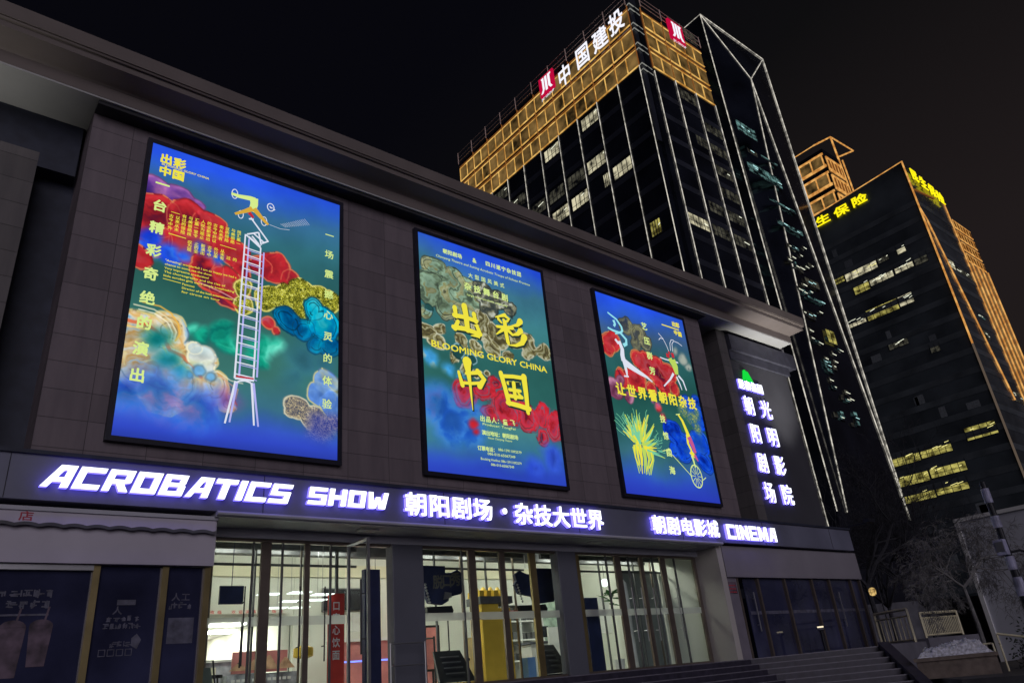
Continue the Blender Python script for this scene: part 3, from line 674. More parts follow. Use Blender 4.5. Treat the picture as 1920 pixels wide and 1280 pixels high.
S = thing('shopfront', (25, 14.8, FZ), 'dark closed shopfront with a plain pale fascia beside the pier, right', 'shop')
o = MB(); o.box(20.88, 29.5, 14.80, 15.9, 4.16, 5.14); o.build('fascia', pmat('right_fascia_panel', (0.27, 0.25, 0.29), 0.5, var=0.12, scale=0.7), S)  # darkened to put the weaker light at this end into the colour
o = MB(); o.box(21.9, 29.45, 14.98, 15.0, FZ, 4.15); o.build('window', M_dglass, S)
o = MB(); o.box(20.88, 21.45, 14.9, 15.0, FZ, 4.15); o.build('side_panel', pmat('mauve_panel', (0.20, 0.18, 0.22), 0.5, var=0.1), S)
for x in (21.45, 22.6, 24.2, 25.95, 27.15, 28.7, 29.4):
    o = MB(); o.box(x, x+0.09, 14.88, 15.04, FZ, 4.15); o.build('mullion', M_bronze, S)
for x in (22.2, 27.6):
    o = MB(); o.tube([(x, 14.86, 2.5), (x, 14.86, 3.7)], 0.02, 8); o.tube([(x, 14.86, 2.7), (x, 14.97, 2.7)], 0.012, 6); o.tube([(x, 14.86, 3.5), (x, 14.97, 3.5)], 0.012, 6); o.build('door_handle', M_alu, S)
o = MB(); o.box(22.0, 29.4, 14.972, 14.979, 3.02, 3.12); o.build('glass_band', M_sticker, S)
o = MB(); o.box(20.95, 21.38, 14.888, 14.899, 3.66, 4.02); n_ = o.build('paper_notice', M_stick2, S)
o = MB()
for r_ in range(3):
    for i in range(4): o.box(20.99+i*0.09, 21.06+i*0.09, 14.882, 14.887, 3.89-r_*0.10, 3.93-r_*0.10)
o.build('notice_text', M_redink, n_)
o = MB(); o.box(29.5, 29.56, 14.9, 17, FZ, 5.14); o.build('end_wall', M_recess, S)
# low parking lamp seen against the dark glass
t = thing('floor_lamp', (24.6, 14.2, FZ), 'small chrome bollard light before the dark right shop windows', 'light')
o = MB(); o.tube([(24.6, 14.2, FZ), (24.6, 14.2, 2.36)], 0.05, 10); o.build('post', M_black, t)
o = MB(); o.tube([(24.6, 14.2, 2.36), (24.6, 14.2, 2.40), (24.6, 14.2, 2.46)], [0.05, 0.14, 0.10], 14); o.build('cap', M_alu, t)
o = MB(); o.tube([(24.6, 14.2, 2.47), (24.6, 14.2, 2.51)], 0.10, 14); o.build('lens', emat('bollard_lens', (250, 235, 200), 1.2), t)

# ================================================================== AIR CONDITIONER, ASSUMED FLOODLIGHTS
t = thing('air_conditioner', (30.8, 16.6, 14.72), 'white air conditioner unit on the beam above the vertical sign', 'air conditioner')
o = MB(); o.box(30.85, 31.5, 16.5, 16.9, 14.73, 15.12); o.build('case', M_white, t, bevel=0.02)
o = MB(); o.tube([(31.08, 16.49, 14.93), (31.08, 16.46, 14.93)], [0.15, 0.15], 18); o.build('fan_grille', M_incol, t)
for x, xr in ((29.2, 'vertical sign'), (-2.6, 'left edge of the theatre')):
    t = thing('floodlight', (x, 16.2, 6.05), 'small floodlight on the canopy roof by the '+xr, 'floodlight', 'floodlights on the canopy roof')  # unseen lamp and housing, assumed and added for the wash on soffit and cove
    o = MB(); o.box(x-0.25, x+0.25, 13.62, 13.85, 6.1, 6.24); o.box(x-0.03, x+0.03, 13.85, 14.7, 6.1, 6.15); o.build('housing', M_black, t)
    L = bpy.data.lights.new('floodlight_beam', 'SPOT'); L.energy = 4200 if x > 5 else 900; L.spot_size = R(46 if x > 5 else 58); L.spot_blend = 1.0; L.shadow_soft_size = 0.2
    L.color = (1.0, 0.97, 0.90)
    lo2 = bpy.data.objects.new('floodlight_beam', L); COL.objects.link(lo2); lo2.parent = t
    lo2.location = (0.3 if x > 5 else 0.0, -2.5, 0.25); lo2.rotation_euler = (R(180-15), 0, 0)

# ================================================================== POSTER LIGHTBOXES
PX = [(2.930, 7.9035), (10.495, 15.449), (18.069, 23.062)]
PZ0, PZ1 = 6.929, 14.418
def lat(seed):
    rs = np.random.RandomState(seed); g = rs.rand(64, 64)
    def f(x, y):
        xi = np.floor(x).astype(int); yi = np.floor(y).astype(int); fx = x-xi; fy = y-yi
        fx = fx*fx*(3-2*fx); fy = fy*fy*(3-2*fy)
        a = g[yi % 64, xi % 64]; b = g[yi % 64, (xi+1) % 64]; c = g[(yi+1) % 64, xi % 64]; d = g[(yi+1) % 64, (xi+1) % 64]
        return (a*(1-fx)+b*fx)*(1-fy)+(c*(1-fx)+d*fx)*fy
    return f
def fbm(x, y, seed, o=5):
    f = lat(seed); t = 0; a = 0.5; n_ = 0
    for i in range(o): t = t+a*f(x*2**i+i*7.3, y*2**i+i*3.1); n_ += a; a *= 0.5
    return t/n_
NU, NV = 320, 482
U, V = np.meshgrid((np.arange(NU)+0.5)/NU, (np.arange(NV)+0.5)/NV)
AS = 1.506
def ramp(t, stops):
    t = np.clip(t, 0, 1); out = np.zeros(t.shape+(3,))
    p = [s_[0] for s_ in stops]
    for k in range(3): out[..., k] = np.interp(t, p, [s_[1][k] for s_ in stops])
    return out
def over(img, col, a): return img*(1-a[..., None])+col*a[..., None]
def sstep(a, b, x):
    t = np.clip((x-a)/(b-a), 0, 1); return t*t*(3-2*t)
def cloud(img, circ, stops, seed, soft=0.006, warp=0.045, rings=0.0, rim=None, glitter=None, alpha=1.0, nf=6, agate=0.0, edge=0.35, lines=0):
    wx = (fbm(U*5, V*AS*5, seed)-0.5)*2*warp; wy = (fbm(U*5+9, V*AS*5+4, seed+1)-0.5)*2*warp
    x, y = U+wx, V*AS+wy
    D = np.full(U.shape, 9.0)
    Ds = [(np.hypot(x-cx, y-cy_*AS)-r, r) for cx, cy_, r in circ]
    for Di, r in Ds: D = np.minimum(D, Di)
    n1 = fbm(U*nf+wx*30, V*AS*nf+wy*30, seed+2); n1 = (n1-0.5)*1.9+0.5
    if rings: n1 = n1*0.6+0.4*(0.5+0.5*np.sin(D*rings+n1*6))
    if agate: n1 = 0.5+0.5*np.sin(agate*fbm(U*3.2+wx*14, V*AS*3.2+wy*14, seed+2)+D*26)
    col = ramp(n1, stops)
    shade = 0.74+0.26*sstep(-0.10, -0.005, D)+0.10*(fbm(U*24, V*AS*24, seed+3)-0.5)
    col = col*shade[..., None]
    if glitter is not None:
        rs = np.random.RandomState(seed); g = (0.55*rs.rand(*U.shape)+0.45*fbm(U*70, V*AS*70, seed+5, 2))
        col = ramp((g-0.3)*1.7, glitter)
    if soft < 0.02 and glitter is None:
        for Di, r in Ds:      # overlapping scallops, pale towards each crest
            ins = 1-sstep(-0.004, 0.004, Di); k_ = 0.84+0.26*np.exp(Di/(r*0.30))
            sc_ = np.clip(ramp(np.clip(n1*0.92+0.14*np.exp(Di/(r*0.4)), 0, 1), stops)*k_[..., None]*(0.92+0.30*(fbm(U*34, V*AS*34, seed+11, 3)-0.5))[..., None], 0, 255)
            col = over(col, sc_, ins*0.62*(0.35+0.65*sstep(0.35, 0.6, fbm(U*5, V*AS*5, seed+12))))
            if rim is not None: col = over(col, np.array(rim, float)*np.ones_like(img), np.exp(-((Di+0.003)/0.0026)**2)*ins*0.6*(fbm(U*8, V*AS*8, seed+13) > 0.48))
    if edge and soft < 0.02: col = col*(1-edge*np.exp(-((D+0.002)/0.007)**2))[..., None]
    a = (1-sstep(-soft, soft, D))*alpha
    img = over(img, col, a)
    for k in range(lines):
        la = np.exp(-((D+0.016+0.013*k)/0.0028)**2)*(fbm(U*9+k, V*AS*9, seed+9) > 0.46)*0.7
        img = over(img, np.array(rim, float)*np.ones_like(img)*(0.55 if k % 2 else 1.0), la)
    if rim is not None:
        ra = np.exp(-((D+0.004)/0.0045)**2)*(fbm(U*14, V*AS*14, seed+7) > 0.42)
        img = over(img, np.array(rim, float)*np.ones_like(img), ra*0.85)
    return img
def paint_line(img, pts, w_, c_, a_):
    x = U+(fbm(U*6, V*AS*6, 91)-0.5)*0.02; y = V*AS+(fbm(U*6+5, V*AS*6, 92)-0.5)*0.02; D = np.full(U.shape, 9.0)
    for (ax_, ay_), (bx_, by_) in zip(pts[:-1], pts[1:]):
        ay2, by2 = ay_*AS, by_*AS; dx, dy = bx_-ax_, by2-ay2; tt = np.clip(((x-ax_)*dx+(y-ay2)*dy)/(dx*dx+dy*dy), 0, 1)
        D = np.minimum(D, np.hypot(x-ax_-tt*dx, y-ay2-tt*dy))
    return over(img, np.array(c_, float)*np.ones_like(img), (1-sstep(w_*0.4, w_*0.6+0.003, D))*a_)
def base_img(seed, stops):
    t = V+(fbm(U*2.2, V*2.2, seed)-0.5)*0.16
    img = ramp(t, stops)
    m = fbm(U*4, V*AS*4, seed+3)
    img = img*(0.86+0.28*m)[..., None]
    return img
RED = [(0, (92, 30, 70)), (0.3, (150, 34, 52)), (0.6, (196, 46, 54)), (0.85, (205, 88, 100)), (1, (150, 90, 160))]
GOLD = [(0, (46, 58, 22)), (0.4, (128, 124, 36)), (0.75, (198, 196, 70)), (1, (232, 230, 140))]
TAN = [(0, (70, 76, 92)), (0.45, (140, 128, 112)), (0.8, (196, 182, 140)), (1, (220, 214, 190))]
def poster_paint(i):
    if i == 0:
        img = base_img(11, [(0, (40, 82, 210)), (0.06, (46, 92, 184)), (0.13, (54, 102, 140)), (0.25, (50, 104, 116)), (0.5, (42, 90, 84)), (0.78, (58, 108, 102)), (0.90, (56, 102, 122)), (0.97, (48, 80, 158)), (1, (42, 62, 146))])
        img = cloud(img, [(0.04, .2, .11), (0.15, .175, .075), (0.22, .19, .05)], [(0, (66, 44, 130)), (.5, (110, 66, 160)), (1, (190, 120, 180))], 20, rim=None)
        img = cloud(img, [(0.05, .27, .12), (0.2, .25, .11), (0.3, .26, .10), (0.25, .34, .13), (0.42, .34, .10), (0.05, .36, .10), (0.46, .40, .06)], RED, 21, rings=22, rim=(214, 130, 90))
        img = cloud(img, [(0.05, .355, .05), (0.14, .385, .06), (0.2, .375, .03), (0.05, .395, .05)], [(0, (20, 50, 190)), (.5, (40, 92, 225)), (1, (80, 160, 220))], 22, soft=0.03)
        img = cloud(img, [(0.02, .43, .06), (0.32, .44, .09), (0.42, .47, .10), (0.3, .40, .06)], RED, 23, rings=30, rim=(214, 130, 90))
        img = cloud(img, [(0.31, .355, .025), (0.26, .345, .03), (0.36, .365, .03)], [(0, (30, 70, 190)), (1, (70, 140, 200))], 30, soft=0.03)
        img = cloud(img, [(0.64, .35, .085), (0.72, .385, .05), (0.58, .36, .06), (0.62, .56, .04), (0.66, .58, .025)], RED, 24, rim=(214, 130, 90))
        img = cloud(img, [(0.48, .46, .05), (0.5, .52, .06), (0.62, .47, .07), (0.7, .45, .075), (0.8, .42, .085), (0.92, .43, .09), (0.78, .5, .08), (0.97, .40, .05)], GOLD, 25, glitter=GOLD, rim=(235, 225, 130))
        img = cloud(img, [(0.92, .52, .10), (0.86, .47, .06), (0.72, .53, .07), (0.80, .545, .07), (0.96, .6, .07), (0.88, .60, .06)], [(0, (0, 84, 140)), (.35, (0, 140, 190)), (.7, (10, 186, 214)), (1, (120, 225, 230))], 26, rim=(20, 60, 80), lines=2)
        img = cloud(img, [(0.8, .66, .09), (0.9, .66, .06), (0.76, .72, .05)], [(0, (40, 90, 120)), (1, (56, 118, 160))], 27, soft=0.07, alpha=0.55)
        img = cloud(img, [(0.34, .655, .04), (0.42, .64, .055), (0.46, .67, .055), (0.6, .655, .06), (0.66, .645, .04), (0.58, .69, .05), (0.29, .64, .03)], [(0, (10, 104, 96)), (.5, (24, 160, 132)), (1, (110, 215, 190))], 28, soft=0.025, warp=0.05)
        WH = [(0, (60, 140, 160)), (.22, (190, 205, 210)), (.42, (226, 226, 214)), (.58, (214, 168, 96)), (.7, (216, 214, 196)), (.85, (90, 160, 220)), (1, (214, 120, 90))]
        img = cloud(img, [(0.05, .70, .13), (0.16, .66, .09), (0.12, .78, .14), (0.26, .74, .09), (0.33, .735, .065), (0.2, .83, .13), (0.38, .82, .08), (0.45, .86, .05)], WH, 29, rim=(206, 196, 132), nf=5, lines=4)
        for pts, w_, c_, a_ in (([(0, .652), (.08, .655), (.15, .685), (.185, .725), (.24, .735), (.29, .755), (.33, .79)], .013, (206, 96, 56), .8), ([(0, .668), (.08, .672), (.145, .70), (.18, .742), (.235, .752), (.28, .775), (.32, .80)], .006, (226, 190, 110), .8),
                ([(.02, .60), (.10, .60), (.17, .625), (.20, .66), (.195, .69)], .004, (214, 210, 180), .8), ([(.04, .612), (.10, .612), (.16, .636), (.185, .665), (.182, .69)], .003, (240, 236, 210), .7), ([(.06, .622), (.10, .624), (.15, .648), (.172, .672), (.172, .70)], .003, (214, 190, 120), .7), ([(.20, .69), (.215, .665), (.205, .63), (.17, .60), (.12, .585), (.05, .585)], .005, (222, 170, 70), .8),
                ([(.36, .78), (.40, .765), (.46, .785), (.52, .79)], .003, (220, 214, 190), .7), ([(.37, .79), (.41, .778), (.46, .797), (.50, .81), (.49, .84)], .003, (200, 150, 120), .7), ([(.30, .49), (.40, .51), (.46, .53)], .012, (206, 60, 50), .7), ([(.28, .47), (.36, .485), (.46, .505)], .004, (236, 200, 190), .6)):
            img = paint_line(img, pts, w_, c_, a_)
        img = cloud(img, [(0.325, .725, .062), (0.29, .70, .035), (0.355, .755, .035)], [(0, (196, 214, 214)), (.6, (226, 232, 224)), (1, (206, 214, 170))], 37, rim=(236, 228, 190), warp=0.015, edge=0.2)
        img = cloud(img, [(0.31, .775, .03), (0.36, .79, .025), (0.27, .79, .02)], [(0, (80, 160, 220)), (1, (150, 200, 230))], 38, soft=0.015)
        img = cloud(img, [(0.44, .86, .05), (0.38, .88, .05)], [(0, (120, 70, 150)), (1, (170, 90, 140))], 39, soft=0.05, alpha=0.8)
        img = cloud(img, [(0.12, .70, .05), (0.17, .76, .05), (0.22, .79, .04)], [(0, (16, 120, 120)), (1, (60, 160, 180))], 34, soft=0.04)
        img = cloud(img, [(0.16, .86, .13), (0.3, .90, .12), (0.05, .87, .10)], [(0, (40, 70, 200)), (.6, (60, 130, 230)), (1, (150, 140, 220))], 31, soft=0.08, alpha=0.9)
        img = cloud(img, [(0.78, .83, .065), (0.86, .86, .07), (0.74, .85, .03)], TAN, 32, glitter=TAN, rim=(220, 216, 190))
        img = cloud(img, [(0.95, .735, .075), (0.92, .79, .07), (0.99, .82, .08)], [(0, (70, 120, 214)), (.5, (120, 164, 226)), (1, (200, 190, 120))], 33, rim=(210, 200, 130))
        img = cloud(img, [(0.92, .90, .07), (0.98, .88, .06)], TAN, 36, glitter=[(0, (50, 60, 130)), (1, (150, 140, 160))], soft=0.04)
        f = 0.85*sstep(0.90, 1.0, V+(fbm(U*3, V*4, 40)-0.5)*0.12)
        img = over(img, ramp(V, [(0.85, (72, 106, 208)), (0.93, (60, 88, 202)), (0.97, (50, 72, 186)), (1, (42, 60, 158))]), f)
    elif i == 1:
        img = base_img(51, [(0, (38, 78, 205)), (0.06, (52, 98, 176)), (0.13, (62, 114, 136)), (0.28, (58, 114, 120)), (0.5, (44, 94, 90)), (0.66, (46, 98, 94)), (0.80, (68, 122, 124)), (0.90, (56, 110, 132)), (0.97, (48, 84, 166)), (1, (42, 66, 160))])
        GT = [(0, (76, 92, 80)), (.15, (112, 132, 106)), (.4, (140, 170, 146)), (.65, (146, 174, 150)), (.85, (140, 138, 92)), (1, (164, 170, 136))]
        BR = [(0, (84, 78, 54)), (.3, (116, 108, 70)), (.6, (134, 128, 88)), (.85, (150, 150, 112)), (1, (186, 184, 156))]
        img = cloud(img, [(0.12, .155, .085), (0.24, .20, .12), (0.08, .25, .12), (0.36, .22, .11), (0.2, .30, .11), (0.33, .33, .10), (0.02, .36, .05), (0.42, .30, .08)], GT, 52, agate=22, rim=(44, 56, 54), warp=0.06, lines=2)
        img = cloud(img, [(0.48, .19, .09), (0.60, .21, .09), (0.70, .24, .06), (0.52, .26, .08)], [(0, (62, 70, 70)), (.4, (104, 108, 92)), (.8, (140, 140, 116)), (1, (190, 196, 184))], 53, agate=44, rim=(40, 48, 48), warp=0.06)
        img = cloud(img, [(0.45, .36, .09), (0.56, .37, .09), (0.68, .37, .07), (0.80, .39, .08), (0.93, .405, .07), (0.78, .43, .05), (0.5, .43, .07), (0.62, .455, .045)], BR, 54, agate=50, rim=(190, 190, 170), warp=0.07)
        img = cloud(img, [(0.04, .45, .06), (0.10, .49, .06), (0.2, .535, .045), (0.30, .575, .045), (0.40, .59, .045), (0.48, .575, .03), (0.28, .45, .06), (0.4, .46, .05), (0.12, .42, .05)], BR, 55, agate=60, rim=(206, 206, 180), warp=0.06)
        img = cloud(img, [(0.24, .505, .05), (0.34, .525, .04), (0.06, .345, .035)], [(0, (34, 78, 78)), (1, (46, 92, 92))], 60, warp=0.04, rim=(150, 190, 200))
        img = cloud(img, [(0.07, .56, .05), (0.18, .585, .04), (0.25, .61, .03)], [(0, (50, 120, 150)), (.6, (70, 160, 220)), (1, (200, 190, 160))], 56, soft=0.03)
        RD = [(0, (60, 40, 74)), (.3, (130, 36, 60)), (.55, (190, 40, 52)), (.8, (214, 60, 84)), (1, (120, 70, 120))]
        img = cloud(img, [(0.3, .68, .09), (0.42, .64, .08), (0.5, .60, .06), (0.56, .70, .11), (0.72, .71, .11), (0.86, .70, .08), (0.97, .75, .09), (0.84, .79, .07), (0.45, .75, .06)], RD, 57, rings=46, rim=(70, 110, 130), lines=3, warp=0.075)
        img = cloud(img, [(0.1, .74, .13), (0.2, .80, .13), (0.34, .74, .06), (0.3, .83, .08)], [(0, (30, 90, 220)), (.5, (60, 130, 238)), (1, (110, 120, 220))], 58, soft=0.07, rings=30, alpha=0.8)
        img = cloud(img, [(0.32, .79, .03), (0.34, .82, .02)], RD, 61, soft=0.02)
        img = cloud(img, [(0.92, .90, .09), (0.75, .95, .06)], [(0, (36, 60, 190)), (1, (60, 96, 214))], 59, soft=0.06)
        f = 0.9*sstep(0.92, 1.01, V+(fbm(U*3, V*4, 41)-0.5)*0.12)
        img = over(img, ramp(V, [(0.85, (60, 98, 208)), (1, (44, 66, 176))]), f*0.85)
    else:
        img = base_img(71, [(0, (38, 80, 212)), (0.08, (46, 88, 180)), (0.18, (62, 92, 130)), (0.3, (44, 92, 94)), (0.5, (34, 80, 76)), (0.68, (40, 90, 84)), (0.80, (56, 104, 118)), (0.88, (48, 88, 160)), (0.94, (44, 72, 174)), (1, (40, 56, 156))])
        img = cloud(img, [(0.42, .19, .09), (0.5, .22, .07), (0.38, .24, .06), (0.3, .15, .08)], [(0, (50, 60, 84)), (.5, (110, 112, 96)), (1, (176, 172, 120))], 72, rings=60, rim=(50, 56, 60), lines=3, warp=0.06)
        img = cloud(img, [(0.1, .25, .09), (0.06, .30, .06), (0.36, .31, .09), (0.45, .33, .13), (0.57, .36, .14), (0.68, .35, .10), (0.6, .43, .08), (0.72, .43, .06), (0.3, .44, .10), (0.15, .45, .08), (0.45, .46, .06)], RED, 73, rings=26, rim=(196, 150, 90), lines=1)
        img = cloud(img, [(0.07, .50, .08), (0.2, .52, .05), (0.12, .46, .04)], [(0, (120, 60, 90)), (.5, (176, 120, 150)), (1, (200, 150, 170))], 74)
        img = cloud(img, [(0.92, .24, .05), (0.97, .28, .04), (0.84, .2, .03)], [(0, (60, 76, 84)), (1, (190, 196, 180))], 75, rings=60, soft=0.02)
        img = cloud(img, [(0.62, .67, .10), (0.7, .74, .13), (0.58, .76, .06), (0.9, .70, .12), (0.95, .56, .12), (0.85, .49, .07), (0.97, .46, .05), (0.92, .80, .09)], [(0, (6, 36, 150)), (.5, (16, 78, 226)), (1, (70, 130, 200))], 76, rings=18, rim=(30, 60, 120), lines=2)
        img = cloud(img, [(0.86, .57, .06), (0.9, .62, .05), (0.78, .53, .05), (0.93, .55, .04)], GOLD, 77, glitter=[(0, (16, 90, 130)), (.5, (110, 130, 70)), (1, (206, 200, 110))], soft=0.03, rings=60)
        img = cloud(img, [(0.48, .56, .035), (0.53, .60, .03), (0.42, .535, .02)], RED, 78, soft=0.02)
        f = 0.9*sstep(0.90, 1.0, V+(fbm(U*3, V*4, 42)-0.5)*0.12)
        img = over(img, ramp(V, [(0.8, (56, 98, 196)), (1, (42, 58, 170))]), f)
    img = np.clip(img, 0, 255)/255.0
    return np.clip(255*(img**1.06)*1.10, 0, 255)
def poster_mat():
    m, n, l = nmat('backlit_print'); n.remove(n['Principled BSDF'])
    a = n.new('ShaderNodeAttribute'); a.attribute_name = 'ink'
    e = n.new('ShaderNodeEmission'); e.inputs[1].default_value = 1.0
    l.new(a.outputs['Color'], e.inputs[0]); l.new(e.outputs[0], n['Material Output'].inputs[0]); m.cycles.emission_sampling = 'NONE'
    return m
M_print = poster_mat()
M_frame = pmat('lightbox_frame', (0.02, 0.02, 0.035), 0.4)
E_yel = emat('print_yellow', (238, 226, 66)); E_ygr = emat('print_pale_green', (214, 236, 140)); E_wht = emat('print_white', (222, 226, 240))
E_lav = emat('print_lavender', (176, 176, 240)); E_blu2 = emat('print_blue', (58, 66, 214)); E_cyan = emat('print_cyan', (150, 226, 236)); E_gld2 = emat('print_gold', (214, 168, 60))
E_pinkp = emat('print_pink', (196, 90, 140)); E_redp = emat('print_red', (190, 44, 56)); E_lgt = emat('print_lime', (186, 214, 96)); E_mint = emat('print_mint', (120, 204, 160)); E_shadow = emat('print_dark', (40, 56, 50))
PLAB = ['tall lightbox poster with an acrobat on a stacked ladder, leftmost on the facade', 'lightbox poster with four huge yellow characters, middle of the facade', 'lightbox poster with several acrobats and a spoked wheel, nearest the vertical sign']
def ribbon(mb, pts, w0, w1=None):
    """tapered flat stroke in poster uv (v down)"""
    w1 = w0 if w1 is None else w1; pts = [np.array((p[0], p[1]*AS)) for p in pts]; L, Rr = [], []
    for i, p in enumerate(pts):
        d = pts[min(i+1, len(pts)-1)]-pts[max(i-1, 0)]; d = d/(np.hypot(*d)+1e-9); nn = np.array((-d[1], d[0])); w_ = w0+(w1-w0)*i/max(1, len(pts)-1)
        L.append(p+nn*w_/2); Rr.append(p-nn*w_/2)
    return L, Rr
for pi in range(3):
    x0, x1 = PX[pi]; Wd = x1-x0; Hd = PZ1-PZ0
    t = thing('poster_lightbox', ((x0+x1)/2, 16.12, PZ0), PLAB[pi], 'lightbox', 'backlit posters on the theatre front')
    o = MB(); b_ = 0.11
    for q in ((x0-b_, x0, PZ0-b_, PZ1+b_), (x1, x1+b_, PZ0-b_, PZ1+b_), (x0, x1, PZ1, PZ1+b_), (x0, x1, PZ0-b_, PZ0)):
        o.box(q[0], q[1], 15.975, 16.12, q[2], q[3])
    o.build('frame', M_frame, t)
    # the print: one sheet whose ink colours are computed per small face
    img = poster_paint(pi)
    me = bpy.data.meshes.new('print')
    gx = x0+(x1-x0)*np.arange(NU+1)/NU-t.location.x; gz = PZ1-(PZ1-PZ0)*np.arange(NV+1)/NV-t.location.z
    vx = np.zeros(((NV+1)*(NU+1), 3)); vx[:, 0] = np.tile(gx, NV+1); vx[:, 1] = 16.0-t.location.y; vx[:, 2] = np.repeat(gz, NU+1)
    ii = (np.arange(NV)[:, None]*(NU+1)+np.arange(NU)[None, :]).ravel()
    fc = np.stack([ii, ii+NU+1, ii+NU+2, ii+1], 1)
    me.vertices.add(len(vx)); me.vertices.foreach_set('co', vx.ravel()); me.loops.add(fc.size); me.loops.foreach_set('vertex_index', fc.ravel().astype(np.int32))
    me.polygons.add(len(fc)); me.polygons.foreach_set('loop_start', (np.arange(len(fc))*4).astype(np.int32)); me.polygons.foreach_set('loop_total', np.full(len(fc), 4, np.int32))
    me.update(calc_edges=True); me.validate()
    ip = np.pad(img, ((0, 1), (0, 1), (0, 0)), mode='edge'); c_ = ip/255.0; c_ = np.where(c_ <= 0.04045, c_/12.92, ((c_+0.055)/1.055)**2.4)
    at_ = me.color_attributes.new('ink', 'FLOAT_COLOR', 'POINT'); cc = np.ones(((NV+1)*(NU+1), 4)); cc[:, :3] = c_.reshape(-1, 3); at_.data.foreach_set('color', cc.ravel())
    me.materials.append(M_print); po = bpy.data.objects.new('print', me); COL.objects.link(po); po.parent = t
    lay = [0]
    def pfn(a, b, d): return (x0+a*Wd, 15.994-d, PZ1-b*Hd)
    def uvfn(a, b, d): return pfn(a, -b, d)          # characters grow upwards
    def stroke(pts, w0, w1=None, mat=E_wht, name='figure', mb=None):
        L, Rr = ribbon(None, pts, w0, w1); lay[0] += 1; d = 0.0005*(lay[0] % 60)+0.001
        V_ = [pfn(p[0], p[1]/AS, d) for p in L]+[pfn(p[0], p[1]/AS, d) for p in Rr]; n_ = len(pts)
        mb.add(V_, [(i, i+1, n_+i+1, n_+i) for i in range(n_-1)])
    def ring(c0, c1, ru, mb, w_=0.010, n_=20, sq=1.0): stroke([(c0+ru*math.cos(a), c1+ru*sq/AS*math.sin(a)) for a in np.linspace(0, 2*math.pi, n_)], w_, mb=mb)
    def chars(s, pos, w_, mb, off=0.03, d=0.03, rot=0.0, shear=0.0):
        for ch, (cu, cv_) in zip(s, pos): put_char(mb, ch, cu, -cv_, w_, w_/AS, uvfn, off=off, d=d, rot=rot, shear=shear)
    def line(s, u0, u1, v, h, mb, off=0.0, shear=0.0, d=0.03): put_line(mb, s, u0, u1, -v, h/AS, uvfn, off=off, d=d, shear=shear)
    Y, Gn = MB(), MB()
    if pi == 0:
        chars('出彩中国', [(.068, .052), (.131, .052), (.070, .1), (.131, .1)], .056, Y, off=.045)
        line('BLOOMING GLORY CHINA', .05, .276, .0745, .012, Y, off=.02, d=.034)
        for i, ch in enumerate('一台精彩奇绝的演出'): chars(ch, [(.066, .154+.083*i)], .062, Gn, off=.035)
        for i, ch in enumerate('一场震撼心灵的体验'): chars(ch, [(.938, .153+.0825*i)], .050, Gn, off=.02)
        txt = '古今中外以来从未有过的惊险与美丽绝技汇集一堂令人叹为观止的全新演出'
        k = 0
        for col_ in range(12):
            for row in range(5 if col_ in (2, 3, 4, 5, 6, 7) else 4):
                chars(txt[k % len(txt)], [(.122+col_*.0295, .262-(.012 if col_ > 1 else 0)+row*.0150)], .0200, Y, off=.016); k += 1
        stroke([(.12, .325), (.2, .327)], .004, mb=Y); stroke([(.12, .243), (.16, .244)], .003, mb=Y); stroke([(.36, .316), (.44, .318)], .003, mb=Y)
        for col_ in range(8):
            for row in range(3 if col_ < 6 else 1): chars(txt[(k+3) % len(txt)], [(.218+col_*.031, .340+row*.0135+(.02 if col_ > 5 else 0))], .020, Y, off=.016); k += 1
        EN = ['"Amazing! wonderful! I am so happy we had a', 'chance to come see the show.', 'Very impressive production!', 'The choreography and the rise of', 'little acrobat girls were simply breathtaking"']
        for i, s in enumerate(EN): line(s, .12, (.45, .335, .32, .40, .45)[i], .425+i*.0135, .011, Y, off=.015)
        stroke([(.12, .489), (.2, .491)], .003, mb=Y)
        for i, s in enumerate(['Famous', 'Director of the best entertainment', 'for circus on tour']): line(s, .205, (.26, .44, .38)[i], .494+i*.0135, .011, Y, off=.015)
        # stacked ladder
        lb, lw = MB(), MB()
        for (a, b) in (((.480, .248), (.478, .775)), ((.500, .262), (.498, .765)), ((.562, .285), (.566, .772)), ((.580, .300), (.582, .760))):
            stroke([a, b], .0075, .009, mb=lw if a[0] in (.480, .562) else lb)
        rr = random.Random(2)
        v = .30
        while v < .77:
            stroke([(.480, v), (.564, v+.004)], .006, mb=lw); stroke([(.500, v+.008), (.582, v+.011)], .004, mb=lb); v += rr.choice([.027, .033, .040])
        stroke([(.480, .250), (.562, .288)], .008, mb=lw); stroke([(.478, .776), (.568, .774)], .010, mb=lw)
        for a, b in (((.483, .785), (.448, .925)), ((.490, .785), (.468, .92)), ((.558, .782), (.580, .92)), ((.566, .782), (.600, .922))): stroke([a, b], .012, .008, mb=lw if a[0] in (.483, .558) else lb)
        stroke([(.485, .79), (.50, .783), (.525, .779), (.55, .782), (.563, .79)], .008, mb=lw)
        lw2 = MB(); stroke([(.482, .769), (.566, .768)], .008, mb=lw2); lw2.build('ladder_band', E_redp, t)
        # tilted chair on top
        for a, b in (((.500, .178), (.598, .254)), ((.487, .248), (.545, .228)), ((.545, .228), (.562, .275)), ((.495, .255), (.56, .282)), ((.565, .268), (.598, .252)), ((.520, .238), (.575, .262)), ((.512, .250), (.55, .275)), ((.49, .185), (.515, .182))): stroke([a, b], .0085, mb=lw)
        lw.build('ladder', E_wht, t); lb.build('ladder', E_lav, t)
        fb, rg, hd = MB(), MB(), MB()
        stroke([(.392, .104), (.43, .106), (.49, .100), (.515, .102)], .015, .034, mb=fb); stroke([(.508, .094), (.512, .12), (.503, .152)], .046, .034, mb=fb)
